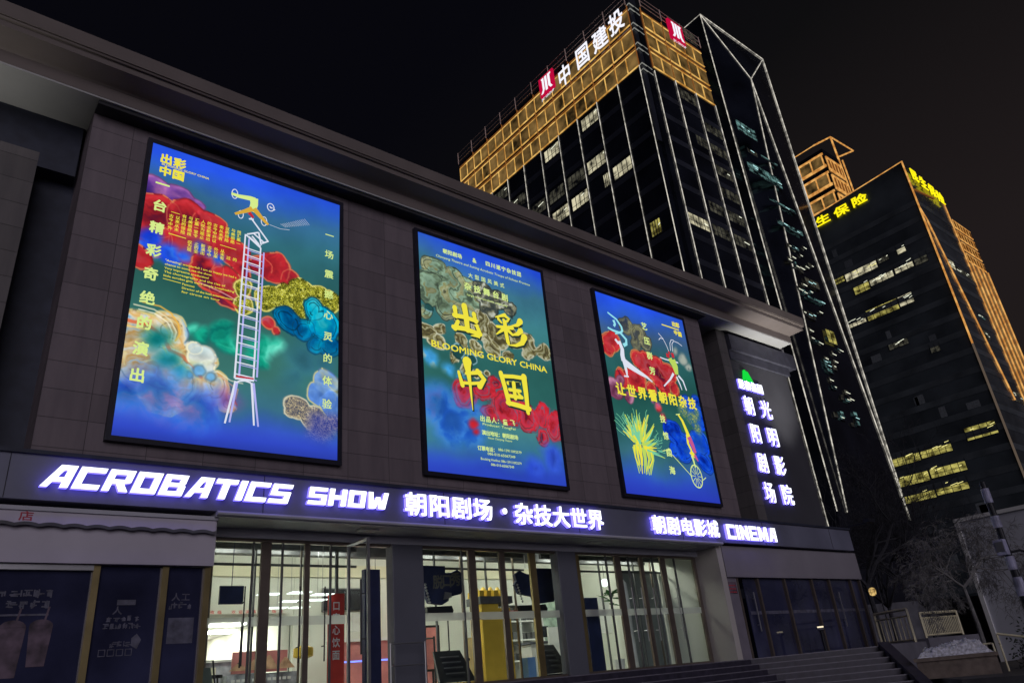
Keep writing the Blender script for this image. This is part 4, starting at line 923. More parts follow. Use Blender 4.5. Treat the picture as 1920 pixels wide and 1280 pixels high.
        fl = MB(); stroke([(.505, .140), (.47, .158), (.418, .182)], .030, .013, mb=fl); stroke([(.512, .138), (.55, .163), (.592, .186)], .032, .014, mb=fl)
        fb.build('figure', E_ygr, t); fl.build('figure', E_gld2, t)
        stroke([(.488, .16), (.502, .168), (.512, .176)], .02, .014, mb=hd); stroke([(.512, .105), (.535, .113)], .018, .006, mb=hd); hd.build('figure_head', E_redp, t)
        ring(.411, .099, .015, rg, .0045, sq=1.9); ring(.449, .175, .013, rg, .0045, sq=1.8); ring(.571, .174, .015, rg, .0045, sq=1.8); ring(.602, .108, .018, rg, .005, sq=1.3); stroke([(.597, .105), (.603, .11), (.612, .108)], .008, mb=rg)
        stroke([(.62, .112), (.625, .115)], .008, mb=rg)
        for k_ in range(14): stroke([(.66+.02*k_*.5, .165-.004*k_), (.69+.01*k_, .172-.003*k_)], .0016, mb=rg)
        stroke([(.60, .182), (.66, .186), (.71, .179)], .002, mb=rg)
        rg.build('rings', E_wht, t)
    elif pi == 1:
        chars('朝阳剧场', [(.195+.037*i, .057) for i in range(4)], .034, Gn, off=.03); chars('&', [(.43, .054)], .045, Gn, off=.03)
        chars('四川遂宁杂技团', [(.53+.044*i, .050) for i in range(7)], .036, Gn, off=.03)
        line('Chaoyang Theatre and Suining Acrobatic Troupe of Sichuan Province', .122, .88, .089, .018, Gn, off=.004, shear=.3)
        chars('大型国风美式', [(.38+.051*i, .137) for i in range(6)], .034, Gn, off=.02)
        chars('杂技舞台剧', [(.352+.074*i, .195) for i in range(5)], .052, Gn, off=.03)
        line('Large-scale acrobatic stage play', .34, .663, .233, .016, Gn, off=.004, shear=.3)
        BR_ = {'出': ((.215, .295, .431, .423), [([(.46, -.02), (.50, .3), (.52, .82)], .20, .17), ([(.12, .13), (.15, .44)], .16, .12), ([(.08, .41), (.45, .38), (.86, .41)], .14, .13), ([(.78, .18), (.83, .46)], .15, .12), ([(.20, .60), (.08, .88)], .12, .15), ([(.03, .84), (.4, .80), (.96, .86)], .15, .14), ([(.84, .54), (.93, .8), (.84, .98)], .13, .17), ([(.9, .93), (.62, .98)], .12, .02)]),
               '彩': ((.549, .278, .787, .421), [([(.36, .02), (.02, .18)], .11, .03), ([(.33, .03), (.50, .12), (.42, .21)], .10, .08), ([(.12, .21), (.22, .31)], .09, .06), ([(.30, .20), (.36, .33)], .09, .07), ([(.05, .48), (.58, .40)], .08, .11), ([(.33, .26), (.34, .6), (.38, .93)], .13, .12), ([(.28, .5), (.0, .75)], .12, .03), ([(.40, .5), (.56, .63)], .11, .08), ([(.88, .10), (.76, .26), (.48, .37)], .19, .02), ([(.88, .40), (.74, .56), (.52, .65)], .19, .03), ([(.98, .60), (.88, .82), (.66, .95), (.38, 1.0)], .21, .02)]),
               '中': ((.234, .543, .429, .742), [([(.37, -.01), (.37, .09), (.39, .22), (.43, .5), (.46, 1.0)], .34, .02), ([(.03, .25), (.14, .52)], .10, .15), ([(.10, .47), (.5, .44), (.92, .38)], .10, .10), ([(.30, .25), (.82, .17)], .10, .14), ([(.74, .15), (.97, .30), (.78, .47)], .17, .20)]),
               '国': ((.543, .551, .767, .713), [([(.06, .05), (.16, .4), (.26, .83)], .15, .15), ([(.05, .13), (.5, .07), (.92, .05)], .11, .12), ([(.88, .02), (.90, .45), (.90, .99)], .20, .13), ([(.2, .82), (.6, .84), (.96, .88)], .13, .15), ([(.30, .27), (.70, .23)], .11, .11), ([(.32, .45), (.70, .43)], .10, .10), ([(.49, .25), (.50, .66)], .13, .12), ([(.30, .62), (.74, .60)], .11, .11), ([(.62, .5), (.7, .56)], .07, .07)])}
        D_, B_ = MB(), MB()
        def disc(mb, cu, cv_, r_):
            lay[0] += 1; d = 0.0006*(lay[0] % 60)+0.001
            mb.add([pfn(cu+r_*math.cos(a_), cv_+r_/AS*math.sin(a_), d) for a_ in np.linspace(0, 2*math.pi, 11)[:-1]], [tuple(range(10))])
        for ch, ((u0, v0, u1, v1), sts) in BR_.items():
            for pts, w0_, w1_ in sts:
                q = [(u0+(u1-u0)*a_, v0+(v1-v0)*b_) for a_, b_ in pts]; k_ = (u1-u0)
                stroke([(a_+.006, b_+.005) for a_, b_ in q], w0_*k_+.010, w1_*k_+.010, mb=D_)
        lay[0] = 40
        for ch, ((u0, v0, u1, v1), sts) in BR_.items():
            for pts, w0_, w1_ in sts:
                q = [(u0+(u1-u0)*a_, v0+(v1-v0)*b_) for a_, b_ in pts]; k_ = (u1-u0)
                if lay[0] % 60 < 30: lay[0] += 31
                stroke(q, w0_*k_, w1_*k_, mb=B_); disc(B_, q[0][0], q[0][1], w0_*k_*.5)
                if w1_ > .05: disc(B_, q[-1][0], q[-1][1], w1_*k_*.5)
        D_.build('lettering_shadow', E_shadow, t); B_.build('main_lettering', E_yel, t)
        line('BLOOMING GLORY CHINA', .058, .946, .4955, .042, Y, off=.022)
        chars('出品人：童', [(.388+.042*i, .770) for i in range(5)], .036, Gn, off=.03); chars('飞', [(.612, .766)], .036, Gn, off=.03)
        line('Producer: TongFei', .385, .629, .791, .015, Gn, off=.01, shear=.15)
        chars('演出地址：朝阳剧场', [(.39+.030*i, .826) for i in range(9)], .029, Gn, off=.03)
        line('Venue: Chaoyang Theatre', .414, .594, .8435, .013, Gn, off=.004, shear=.3)
        chars('订票电话：', [(.35+.028*i, .890) for i in range(5)], .027, Gn, off=.03)
        line('086-13911092579', .485, .659, .885, .016, Gn, off=.01); line('086-010-65067349', .405, .608, .907, .016, Gn, off=.01)
        line('Booking Hotline: 086-13911092579', .354, .651, .930, .015, Gn, off=.006); line('086-010-65067349', .423, .592, .948, .015, Gn, off=.01)
    else:
        for i, ch in enumerate('艺压群芳'): chars(ch, [(.492, .119+.082*i)], .062, Gn, off=.03)
        for i, ch in enumerate('技惊四海'): chars(ch, [(.508, .614+.0845*i)], .058, Gn, off=.03)
        for i, ch in enumerate('让世界看朝阳杂技'): chars(ch, [(.105+.113*i, .505-.0015*i)], .092, Y, off=.035)
        chars('出彩中国', [(.868, .046), (.915, .046), (.872, .096), (.922, .098)], .044, Y, off=.05)
        stroke([(.72, .069), (.93, .070)], .010, mb=Y)
        c1, c2 = MB(), MB()
        stroke([(.105, .10), (.13, .108), (.19, .125), (.232, .16), (.235, .185)], .012, .022, mb=c1); stroke([(.08, .187), (.13, .195), (.21, .197), (.262, .225), (.255, .25), (.22, .262)], .014, .03, mb=c1)
        stroke([(.235, .185), (.19, .20), (.15, .21)], .018, .01, mb=c1)
        stroke([(.18, .245), (.20, .285), (.19, .32), (.195, .35)], .03, .05, mb=c2); stroke([(.195, .345), (.205, .40), (.205, .425)], .035, .014, mb=c2); stroke([(.17, .430), (.22, .427)], .012, mb=c2)
        stroke([(.205, .355), (.28, .375), (.36, .393), (.42, .405), (.475, .424)], .06, .010, mb=c2); stroke([(.14, .24), (.17, .262)], .022, mb=c2); stroke([(.155, .135), (.165, .155), (.15, .17)], .026, .02, mb=c1)
        c1.build('figure', E_cyan, t); c2.build('figure', E_wht, t)
        w1, w2 = MB(), MB()
        for pts in ([(.655, .130), (.70, .155), (.73, .195), (.742, .225)], [(.645, .17), (.67, .155), (.705, .158)], [(.765, .215), (.775, .17), (.80, .147), (.83, .145)], [(.79, .215), (.80, .17), (.83, .15), (.88, .153), (.925, .165)]): stroke(pts, .006, mb=w1)
        stroke([(.62, .272), (.68, .275), (.74, .275)], .010, mb=w1); stroke([(.62, .272), (.622, .30)], .009, mb=w1)
        stroke([(.745, .345), (.69, .385), (.60, .432)], .022, .010, mb=w1); stroke([(.80, .35), (.845, .375), (.865, .425)], .022, .012, mb=w1); stroke([(.775, .36), (.80, .40), (.81, .428)], .018, .008, mb=w1); stroke([(.77, .272), (.83, .275)], .012, mb=w1)
        stroke([(.735, .262), (.765, .30), (.78, .345)], .05, .03, mb=w2); stroke([(.78, .262), (.80, .30), (.79, .345)], .035, .025, mb=w2); w1.build('figure', E_wht, t); w2.build('figure', E_lgt, t)
        h_ = MB(); stroke([(.70, .248), (.735, .250)], .035, mb=h_); stroke([(.765, .24), (.795, .238)], .04, mb=h_); stroke([(.73, .232), (.75, .228)], .025, mb=h_); stroke([(.622, .275), (.625, .308)], .016, mb=h_); h_.build('figure_head', E_redp, t)
        rr = random.Random(5); g1, g2, g3 = MB(), MB(), MB()
        for k_ in range(78):
            an = rr.uniform(-2.9, 0.35); r0 = rr.uniform(.01, .10); r1 = r0+rr.uniform(.05, .14); cu, cv_ = .225, .775
            p = (cu+r0*1.1*math.cos(an), cv_+r0*.75*math.sin(an)); q = (cu+r1*1.1*math.cos(an+rr.uniform(-.3, .3)), cv_+r1*.78*math.sin(an)-.01)
            stroke([p, ((p[0]+q[0])/2+rr.uniform(-.015, .015), (p[1]+q[1])/2), q], rr.uniform(.012, .026), .005, mb=rr.choice([g1, g1, g2, g3]))
        for k_ in range(34):
            an = rr.uniform(-2.8, 0.2); r0 = rr.uniform(.12, .2); r1 = r0+rr.uniform(.03, .08)
            stroke([(.225+r0*math.cos(an), .775+r0*.75*math.sin(an)), (.225+r1*math.cos(an), .775+r1*.78*math.sin(an)), (.225+r1*math.cos(an)+rr.uniform(-.03, .03), .775+r1*.78*math.sin(an)-.012)], .004, mb=g3)
        for k_ in range(16):
            u_ = .14+.013*k_; stroke([(u_, .76+rr.uniform(0, .02)), (u_+rr.uniform(-.008, .012), .83), (.16+.0075*k_, .86+rr.uniform(0, .045))], .018, .007, mb=rr.choice([g1, g2, g1]))
        g1.build('figure', E_lgt, t); g2.build('figure', E_yel, t); g3.build('figure', E_mint, t)
        y1, y2, w3 = MB(), MB(), MB()
        stroke([(.70, .572), (.735, .60), (.765, .655), (.78, .69)], .016, .042, mb=y1); stroke([(.76, .67), (.75, .715), (.775, .75)], .026, .02, mb=y1); stroke([(.76, .755), (.80, .78)], .045, .03, mb=y1); y1.build('figure', E_yel, t)
        stroke([(.775, .68), (.80, .72), (.815, .76)], .05, .03, mb=y2); stroke([(.80, .77), (.83, .80)], .03, .01, mb=y2); y2.build('figure', E_pinkp, t)
        stroke([(.765, .775), (.775, .80), (.782, .835)], .022, .012, mb=w3); ring(.774, .878, .062, w3, .009, 28, sq=1.35)
        for k_ in range(12):
            an = k_*math.pi/6; stroke([(.774+.012*math.cos(an), .878+.012*math.sin(an)), (.774+.058*math.cos(an), .878+.052*math.sin(an))], .004, mb=w3)
        stroke([(.54, .788), (.72, .884)], .006, mb=w3); stroke([(.84, .893), (.88, .878)], .006, mb=w3); ring(.515, .775, .02, w3, .008); stroke([(.44, .778), (.52, .765)], .006, mb=w3)
        stroke([(.67, .575), (.72, .568)], .008, mb=w3); w3.build('wheel', E_ygr, t)
    if Y.f: Y.build('lettering', E_yel, t)
    if Gn.f: Gn.build('lettering', E_ygr, t)

# ================================================================== ILLUMINATED SIGNS ON THE FACADE
def channel_letter(root, vs3, fs, place, bold=None):
    dep = [v[2] for v in vs3]; mb = MB()
    split_faces(mb, [place(v) for v in vs3], fs, dep)
    return mb.build('letter', [E_letter, E_halo], root)
def blocks(root, s, x0, x1, z0, z1, y, depth=0.10, shear=0.0, gap=0.16):
    adv = {'I': 0.32, 'W': 1.25, 'M': 1.2}
    tot = sum(adv.get(c, 1.0)+gap for c in s)-gap; k = (x1-x0)/tot; x = x0
    for c in s:
        w_ = adv.get(c, 1.0)*k; vs, fs = block(c)
        channel_letter(root, vs, fs, lambda v, x=x, w_=w_: (x+v[0]*w_+shear*(v[1]-0.5)*(z1-z0), y-(v[2]+0.5)*depth, z0+v[1]*(z1-z0)))
        x += w_+gap*k
def cjk(root, s, x0, x1, z0, z1, y, depth=0.10, off=0.026, shear=0.0):
    n_ = len(s); w_ = (x1-x0)/n_
    for i, ch in enumerate(s):
        vs, fs = glyph(ch, off, 0.5)
        channel_letter(root, vs, fs, lambda v, i=i: (x0+w_*(i+0.5)+((v[0]-CX)/CS)*w_*0.92+shear*(v[1]-CYY), y-(v[2]+0.5)*depth, (z0+z1)/2+((v[1]-CYY)/CS)*(z1-z0)))
s = thing('illuminated_sign', (4, 14.6, 5.2), 'glowing white ACROBATICS SHOW letters on the canopy front', 'sign', 'glowing letter signs on the canopy')
blocks(s, 'ACROBATICS', 1.74, 6.12, 5.405, 5.80, 14.58, shear=0.32, gap=0.13); blocks(s, 'SHOW', 6.52, 8.40, 5.435, 5.80, 14.58, shear=0.16, gap=0.13)
s = thing('illuminated_sign', (12, 14.6, 5.2), 'glowing Chinese nine-character sign with a dot, mid canopy', 'sign', 'glowing letter signs on the canopy')
cjk(s, '朝阳剧场', 8.83, 11.38, 5.34, 5.86, 14.58)
o = MB(); o.mi = 1; o.tube([(11.74, 14.58, 5.61), (11.74, 14.482, 5.61)], 0.075, 16); o.mi = 0; o.tube([(11.74, 14.481, 5.61), (11.74, 14.475, 5.61)], 0.074, 16); o.build('letter', [E_letter, E_halo], s)
cjk(s, '杂技大世界', 12.04, 15.27, 5.30, 5.84, 14.58)
s = thing('illuminated_sign', (20.5, 14.6, 5.2), 'glowing cinema sign with Chinese characters and CINEMA, right end of canopy', 'sign', 'glowing letter signs on the canopy')
cjk(s, '朝剧电影城', 17.28, 20.52, 5.31, 5.84, 14.58); blocks(s, 'CINEMA', 20.92, 23.72, 5.30, 5.77, 14.58, gap=0.15)
s = thing('vertical_sign', (27.7, 16.5, 7.2), 'vertical glowing sign in two columns with a small green logo', 'sign')
for col_, xs_ in (('朝阳剧场', (26.70, 27.46)), ('光明影院', (27.90, 28.76))):
    for i, ch in enumerate(col_):
        z1 = (11.90, 10.66, 9.40, 8.16)[i]; cjk(s, ch, xs_[0], xs_[1], z1-0.84, z1, 16.43, depth=0.09, off=0.014)
cjk(s, '昆泰集团', 26.64, 28.50, 12.22, 12.66, 16.43, depth=0.08, off=0.03)
o = MB(); f2 = lambda a, b, d: (27.17+a*0.72, 16.43-d, 12.70+b*0.50)
for q in ([(0, 0), (.16, 0), (.36, 1), (.24, 1)], [(.38, 0), (.60, 0), (.46, .95), (.38, .8)], [(.66, 0), (.95, 0), (.58, .9), (.50, .8)]): o.extr(q, f2, 0, 0.08)
o.build('logo', E_green, s)

# ================================================================== TOWERS
E_room = emat_noise('lit_office', (26, 26, 22), (214, 206, 172), 1.0, (1, 0.7, 0.9), 0.30, 0.62, 0.9)
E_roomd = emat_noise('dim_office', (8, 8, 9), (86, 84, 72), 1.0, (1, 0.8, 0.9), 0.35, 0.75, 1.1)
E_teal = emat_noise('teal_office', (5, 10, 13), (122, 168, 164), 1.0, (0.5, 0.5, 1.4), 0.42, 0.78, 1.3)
E_yelroom = emat_noise('yellow_office', (52, 46, 16), (196, 186, 100), 1.0, (1, 0.55, 0.8), 0.34, 0.68, 1.0)
E_goldroom = emat_noise('gold_floor_room', (34, 26, 14), (136, 106, 60), 1.0, (0.4, 0.4, 0.4), 0.32, 0.72, 0.9)
E_streak = emat('ceiling_tube', (236, 238, 214), 1.3)
E_streaky = emat('ceiling_tube_warm', (246, 236, 150), 1.2)
E_tealt = emat('ceiling_tube_teal', (190, 240, 240), 1.2)
E_green2 = emat_noise('stair_window', (18, 22, 16), (70, 84, 66), 1.0, (1, 1, 0.5), 0.3, 0.7, 0.5)

def window_x(root, X, ya, yb, za, zb, mat, frames=3, tubes=0, tmat=None, seed=1, sink=0.25):
    """window in a wall that faces -x (ya>yb seen left to right)"""
    y0, y1 = min(ya, yb), max(ya, yb); o = MB()
    for i in range(frames+1):
        y = y0+(y1-y0)*i/frames; o.box(X-0.06, X-0.002, y-0.06, y+0.06, za, zb)
    o.box(X-0.06, X-0.002, y0, y1, za-0.1, za+0.05); o.box(X-0.061, X-0.003, y0+0.06, y1-0.06, za+(zb-za)*0.32, za+(zb-za)*0.32+0.07)
    w_ = o.build('window', M_tspan, root)
    o = MB(); o.box(X-0.03, X-0.001, y0, y1, za, zb); o.build('pane', mat, w_)
    if tubes:
        rr = random.Random(seed); o = MB()
        for i in range(tubes):
            y = rr.uniform(y0+0.3, y1-0.3); z = zb-rr.uniform(0.15, 0.55)*(zb-za); L = rr.uniform(0.5, 1.5)
            o.beam((X-0.05, y, z), (X-0.05, max(y0+.1, y-L), z-0.02+L*0.18), 0.09)
        o.build('ceiling_tube', tmat, w_)
    return w_
def window_y(root, Y_, xa, xb, za, zb, mat, frames=3, tubes=0, tmat=None, seed=1):
    o = MB()
    for i in range(frames+1):
        x = xa+(xb-xa)*i/frames; o.box(x-0.06, x+0.06, Y_-0.06, Y_-0.002, za, zb)
    o.box(xa, xb, Y_-0.06, Y_-0.002, za-0.1, za+0.05); o.box(xa+0.06, xb-0.06, Y_-0.061, Y_-0.003, za+(zb-za)*0.32, za+(zb-za)*0.32+0.07)
    w_ = o.build('window', M_tspan, root)
    o = MB(); o.box(xa, xb, Y_-0.03, Y_-0.001, za, zb); o.build('pane', mat, w_)
    if tubes:
        rr = random.Random(seed); o = MB()
        for i in range(tubes):
            x = rr.uniform(xa+0.3, xb-0.3); z = zb-rr.uniform(0.15, 0.55)*(zb-za); L = rr.uniform(0.4, 1.2)
            o.beam((x, Y_-0.05, z), (x+L, Y_-0.05, z-0.1*L), 0.09)
        o.build('ceiling_tube', tmat, w_)
    return w_
def light_line(root, a, b, mat, w_=0.105, name='light_strip'):
    o = MB(); o.beam(a, b, w_); return o.build(name, mat, root)

# ---- tower with the gold crown
X0, Y0 = 72.53, 48.0
A = thing('gold_crowned_tower', (82, 70, 0), 'black glass office tower with a gold lit grid crown and white roof sign', 'building')
ZB, PIT = 83.9, 4.2
o = MB(); o.prism([(X0, 48.6), (73.9, 48.6), (73.9, 48.0), (91.0, 48.0), (91.0, 94.2), (X0, 94.2)], 0, ZB+3*PIT+0.4); o.build('body', M_tglass, A)
o = MB()
z = 8.0
while z < ZB-1:
    o.box(X0-0.05, X0-0.004, 48.7, 94.1, z, z+1.0); o.box(75.2, 90.9, 47.95, 47.996, z, z+1.0); z += PIT
o.build('spandrel_band', M_tspan, A)
o = MB(); o.box(73.0, 74.9, 48.25, 49.4, 70, ZB+3*PIT+3.0); o.build('corner_shaft', M_tspan, A)
for k in range(4):
    for dz in (0.0, 1.15):
        z = ZB+0.6+k*PIT-dz; o = MB(); o.beam((72.75, 48.9, z-0.35), (72.9, 48.1, z), 0.13); o.beam((72.9, 48.1, z), (75.0, 48.0, z-0.35), 0.13); o.build('corner_bracket', emat('bracket_grey', (130, 130, 124), 1.0) if (k, dz) == (0, 0.0) else bpy.data.materials['bracket_grey'], A)
def gold_row(face, z0):
    g, d, r = MB(), MB(), MB(); MOD = 2.292
    n_ = 20 if face == 'x' else 6; mod = MOD if face == 'x' else 2.55
    for i in range(n_):
        a = (48.35 if face == 'x' else 75.35)+i*mod; b = a+mod
        def B(mb, p0, p1, q0, q1, e):
            if face == 'x': mb.box(X0-e, X0-0.01, p0, p1, q0, q1)
            else: mb.box(p0, p1, Y0-e, Y0-0.01, q0, q1)
        t_ = 0.15
        B(g, a+0.02, b-0.02, z0+0.02, z0+0.02+t_, 0.16); B(g, a+0.02, b-0.02, z0+3.10, z0+3.10+t_*0.9, 0.16)
        B(g, (b-t_ if face == 'x' else a), (b if face == 'x' else a+t_), z0+0.17, z0+3.10, 0.14)
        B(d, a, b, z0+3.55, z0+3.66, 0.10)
        B(r, a+0.05, b-0.05, z0+0.28, z0+3.10, 0.04)
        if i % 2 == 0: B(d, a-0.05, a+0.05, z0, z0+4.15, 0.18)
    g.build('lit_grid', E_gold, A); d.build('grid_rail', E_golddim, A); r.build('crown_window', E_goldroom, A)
for k in range(3): gold_row('x', ZB+k*PIT); gold_row('y', ZB+1.0+k*PIT)
o = MB(); zt = ZB+3*PIT
for i in range(11): o.beam((X0-0.3, 48.35+i*4.584, zt), (X0-0.3, 48.35+i*4.584, zt+2.8), 0.13)
for dz in (0.6, 1.5, 2.6): o.beam((X0-0.3, 48.4, zt+dz), (X0-0.3, 94.2, zt+dz), 0.10)
for i in range(4): o.beam((75.3+i*5.1, Y0-0.3, zt+1), (75.3+i*5.1, Y0-0.3, zt+3.6), 0.13)
for dz in (1.4, 2.4, 3.4): o.beam((75.3, Y0-0.3, zt+dz), (90.7, Y0-0.3, zt+dz), 0.10)
o.build('roof_railing', pmat('railing_rose_paint', (0.78, 0.58, 0.50), 0.4), A)  # rose colour holds the crown lights' glow on the rails
for i in range(11): light_line(A, (X0-0.12, 48.35+i*4.584, 6), (X0-0.12, 48.35+i*4.584, ZB), E_line)
for i in range(4): light_line(A, (75.4+i*5.1, Y0-0.12, 6), (75.4+i*5.1, Y0-0.12, ZB+(1.0 if i else 0.2)), E_line)
by = lambda b_: 48.35+b_*4.584
fl = lambda n_: ZB-PIT*(n_+1)
for (b0, b1, f_, mt, tb) in ((2.85, 2.05, 0, E_room, 1), (4.85, 4.05, 0, E_room, 1), (2.9, 2.05, 2, E_room, 1), (1.85, 1.05, 3, E_room, 0), (2.3, 2.0, 3, E_room, 0), (3.9, 3.05, 2, E_roomd, 0), (3.85, 3.05, 3, E_room, 1), (4.85, 4.02, 3, E_room, 1), (5.9, 5.05, 3, E_room, 1), (0.85, 0.45, 6, E_yelroom, 1), (4.9, 4.1, 2, E_roomd, 0), (6.9, 6.1, 1, E_roomd, 1), (7.9, 7.1, 0, E_roomd, 1), (5.9, 5.1, 2, E_roomd, 1), (6.8, 6.1, 2, E_room, 1)):
    window_x(A, X0, by(b0), by(b1), fl(f_)+1.0, fl(f_)+3.3, mt, 4, tb, E_streak, seed=int(b0*10+f_))
for (b0, b1, f_, mt, tb) in ((2.1, 2.95, 1, E_roomd, 0), (1.1, 1.9, 0, E_roomd, 0), (2.1, 2.9, 3, E_roomd, 1), (1.4, 1.95, 2, E_roomd, 0), (2.05, 2.95, 4, E_roomd, 0), (0.05, 0.95, 6, E_room, 1), (1.1, 1.9, 6, E_roomd, 0), (2.1, 2.9, 6, E_roomd, 1), (2.1, 2.9, 2, E_roomd, 0), (1.2, 1.9, 5, E_roomd, 0), (2.1, 2.9, 5, E_roomd, 1)):
    window_y(A, Y0, 75.4+b0*5.1, 75.4+b1*5.1, fl(f_)+2.0, fl(f_)+4.2, mt, 4, tb, E_streak, seed=int(b0*10+f_))

def vertical_text_x(root, s, cells, X, h, mat, off, depth=0.10, name='letter'):
    """characters on a wall that faces -x; cells = centre y, centre z"""
    for ch, (yc, zc, w_) in zip(s, cells):
        vs, fs = glyph(ch, off, 0.5); mb = MB()
        mb.add([(X-(v[2]+0.5)*depth, yc-((v[0]-CX)/CS)*w_, zc+((v[1]-CYY)/CS)*h) for v in vs], fs); mb.build(name, mat, root)
s = thing('rooftop_sign', (72, 58, 92), 'white four-character roof sign with a red logo on the gold crown', 'sign')
vertical_text_x(s, '中国建投', [(62.7, 93.6, 3.0), (58.2, 94.1, 3.1), (54.1, 94.1, 3.2), (50.4, 94.4, 3.0)], 71.85, 4.3, E_signw, 0.012)
def logo_x(root, X, y0, y1, z0, z1):
    o = MB(); o.box(X-0.35, X, y0, y1, z0+0.7, z1); o.build('logo_panel', E_signred, root)
    o = MB(); W_ = y1-y0; H_ = z1-z0-0.7; f2 = lambda a, b, d: (X-0.36-d, y1-a*W_, z0+0.7+b*H_)
    for q in ([(.10, .12), (.24, .12), (.36, .30), (.36, .90), (.20, .90), (.20, .84), (.24, .80), (.24, .30)], [(.43, .16), (.57, .16), (.57, .90), (.43, .90)], [(.64, .28), (.76, .12), (.90, .12), (.78, .30), (.78, .80), (.86, .84), (.86, .90), (.64, .90)]): o.extr(q, f2, 0, 0.06)
    put_line(o, 'JIC GROUP', 0.05, 0.95, -0.14, 0.12, f2, off=0.02); o.build('logo_mark', E_signw, root)
logo_x(s, 71.95, 65.1, 68.7, 92.4, 97.2)
s = thing('logo_sign', (83, 47.6, 93), 'red square logo sign with white strokes on the crown side facing the theatre front', 'sign')
o = MB(); o.box(81.2, 84.8, 47.0, 47.4, 93.9, 98.2); o.build('logo_panel', E_signred, s)
o = MB(); f2 = lambda a, b, d: (81.2+a*3.6, 46.99-d, 93.9+b*4.3)
for q in ([(.10, .12), (.24, .12), (.36, .30), (.36, .90), (.20, .90), (.20, .84), (.24, .80), (.24, .30)], [(.43, .16), (.57, .16), (.57, .90), (.43, .90)], [(.64, .28), (.76, .12), (.90, .12), (.78, .30), (.78, .80), (.86, .84), (.86, .90), (.64, .90)]): o.extr(q, f2, 0, 0.06)
put_line(o, 'JIC GROUP', 0.05, 0.95, -0.12, 0.12, f2, off=0.02); o.build('logo_mark', E_signw, s)

# ---- faceted glass tower
Gt = thing('faceted_glass_tower', (108, 62, 0), 'black faceted glass tower outlined in white light lines, right of the gold crown', 'building')
P = (97.9, 50, 112.4); Q = (118.5, 50, 112.8); Rr_ = (104.06, 47, 97.1); Ab = (100.6, 50, 19); Pb = (97.9, 50, 19); Qb = (119.4, 50, 19)
o = MB(); o.prism([(97.9, 50.02), (118.5, 50.02), (118.5, 76), (97.9, 76)], 0, 112.3)
o.tri(P, Pb, Ab); o.tri(P, Ab, Rr_); o.tri(Rr_, Ab, Qb); o.tri(Rr_, Qb, Q); o.tri(P, Rr_, Q); o.build('body', M_tglass, Gt)
o = MB(); o.box(91.02, 97.88, 52, 76, 0, 108); o.build('recessed_link', M_tspan, Gt)
E2 = 0.16
for a, b in ((P, Q), (P, Rr_), (Rr_, Q), (P, Pb), (Q, Qb), (Rr_, Ab), (Rr_, Qb), (P, (97.9, 55.7, 112.4))):
    off_ = Vector((-0.05, -0.12, 0.05)); light_line(Gt, Vector(a)+off_, Vector(b)+off_, E_line, 0.125)
def facet_y(z): return 50-3*(z-19)/78.1
def gwin(x0, x1, z0, z1, mat, fr, tb, seed):
    yf = facet_y((z0+z1)/2); k = yf/50; za, zb = 1.6+(z0-1.6)*k, 1.6+(z1-1.6)*k
    window_y(Gt, yf-0.22, x0*k, x1*k, za, zb, mat, fr, tb, E_tealt, seed)
for i, q in enumerate([(99.6, 105.6, 85.4, 87.9, E_teal, 4, 2), (99.5, 109.8, 76.6, 78.9, E_teal, 6, 4), (103.6, 112.0, 72.2, 72.8, E_teal, 3, 1), (104.2, 112.2, 67.6, 68.5, E_teal, 4, 2), (101.0, 104.0, 81.2, 82.2, E_roomd, 2, 1), (105.2, 110.5, 82.0, 82.5, E_teal, 2, 0), (106.8, 109.0, 63.5, 64.2, E_teal, 2, 1), (108.0, 112.4, 57.0, 58.4, E_roomd, 3, 2), (109.8, 112.6, 46.8, 49.2, E_yelroom, 2, 0), (106.2, 108.4, 41.0, 43.2, E_teal, 2, 2), (110.8, 112.0, 33.0, 35.2, E_teal, 1, 1), (105.4, 107.8, 50.2, 51.4, E_roomd, 3, 2), (107.2, 112.0, 54.0, 54.7, E_teal, 2, 1)]): gwin(*q, seed=i+3)
for i, (z0, z1, m_) in enumerate(((103.6, 106.8, E_roomd), (98.4, 101.8, E_green2), (93.2, 96.6, E_green2), (88.0, 91.6, E_green2))):
    window_y(Gt, 51.95, 93.6, 97.6, z0+2, z1+2, m_, 2)
for i, (x0, x1, z0, z1, tb) in enumerate(((93.0, 97.6, 62.4, 63.4, 1), (95.0, 97.7, 76.2, 78.4, 1), (92.6, 97.6, 61.0, 62.2, 2), (92.4, 97.6, 55.4, 59.2, 1), (94.0, 97.6, 68.0, 68.6, 1))):
    window_y(Gt, 51.95, x0, x1, z0, z1, E_teal, 3, tb, E_tealt, i)
# broken street reflections, put in as glowing window panes on the folded facet
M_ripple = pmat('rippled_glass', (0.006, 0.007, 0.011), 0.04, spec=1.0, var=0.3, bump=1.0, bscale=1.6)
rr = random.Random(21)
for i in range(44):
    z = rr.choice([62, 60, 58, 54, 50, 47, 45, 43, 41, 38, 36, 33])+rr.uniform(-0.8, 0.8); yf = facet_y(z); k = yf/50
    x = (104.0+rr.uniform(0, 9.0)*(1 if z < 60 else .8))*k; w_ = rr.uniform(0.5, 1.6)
    window_y(Gt, yf-0.2, x, x+w_, z, z+rr.uniform(0.3, 0.9), rr.choice([E_roomd, E_roomd, E_teal]), 1, rr.choice([0, 1, 1]), E_streak, i)  # glowing panes standing in for street reflections

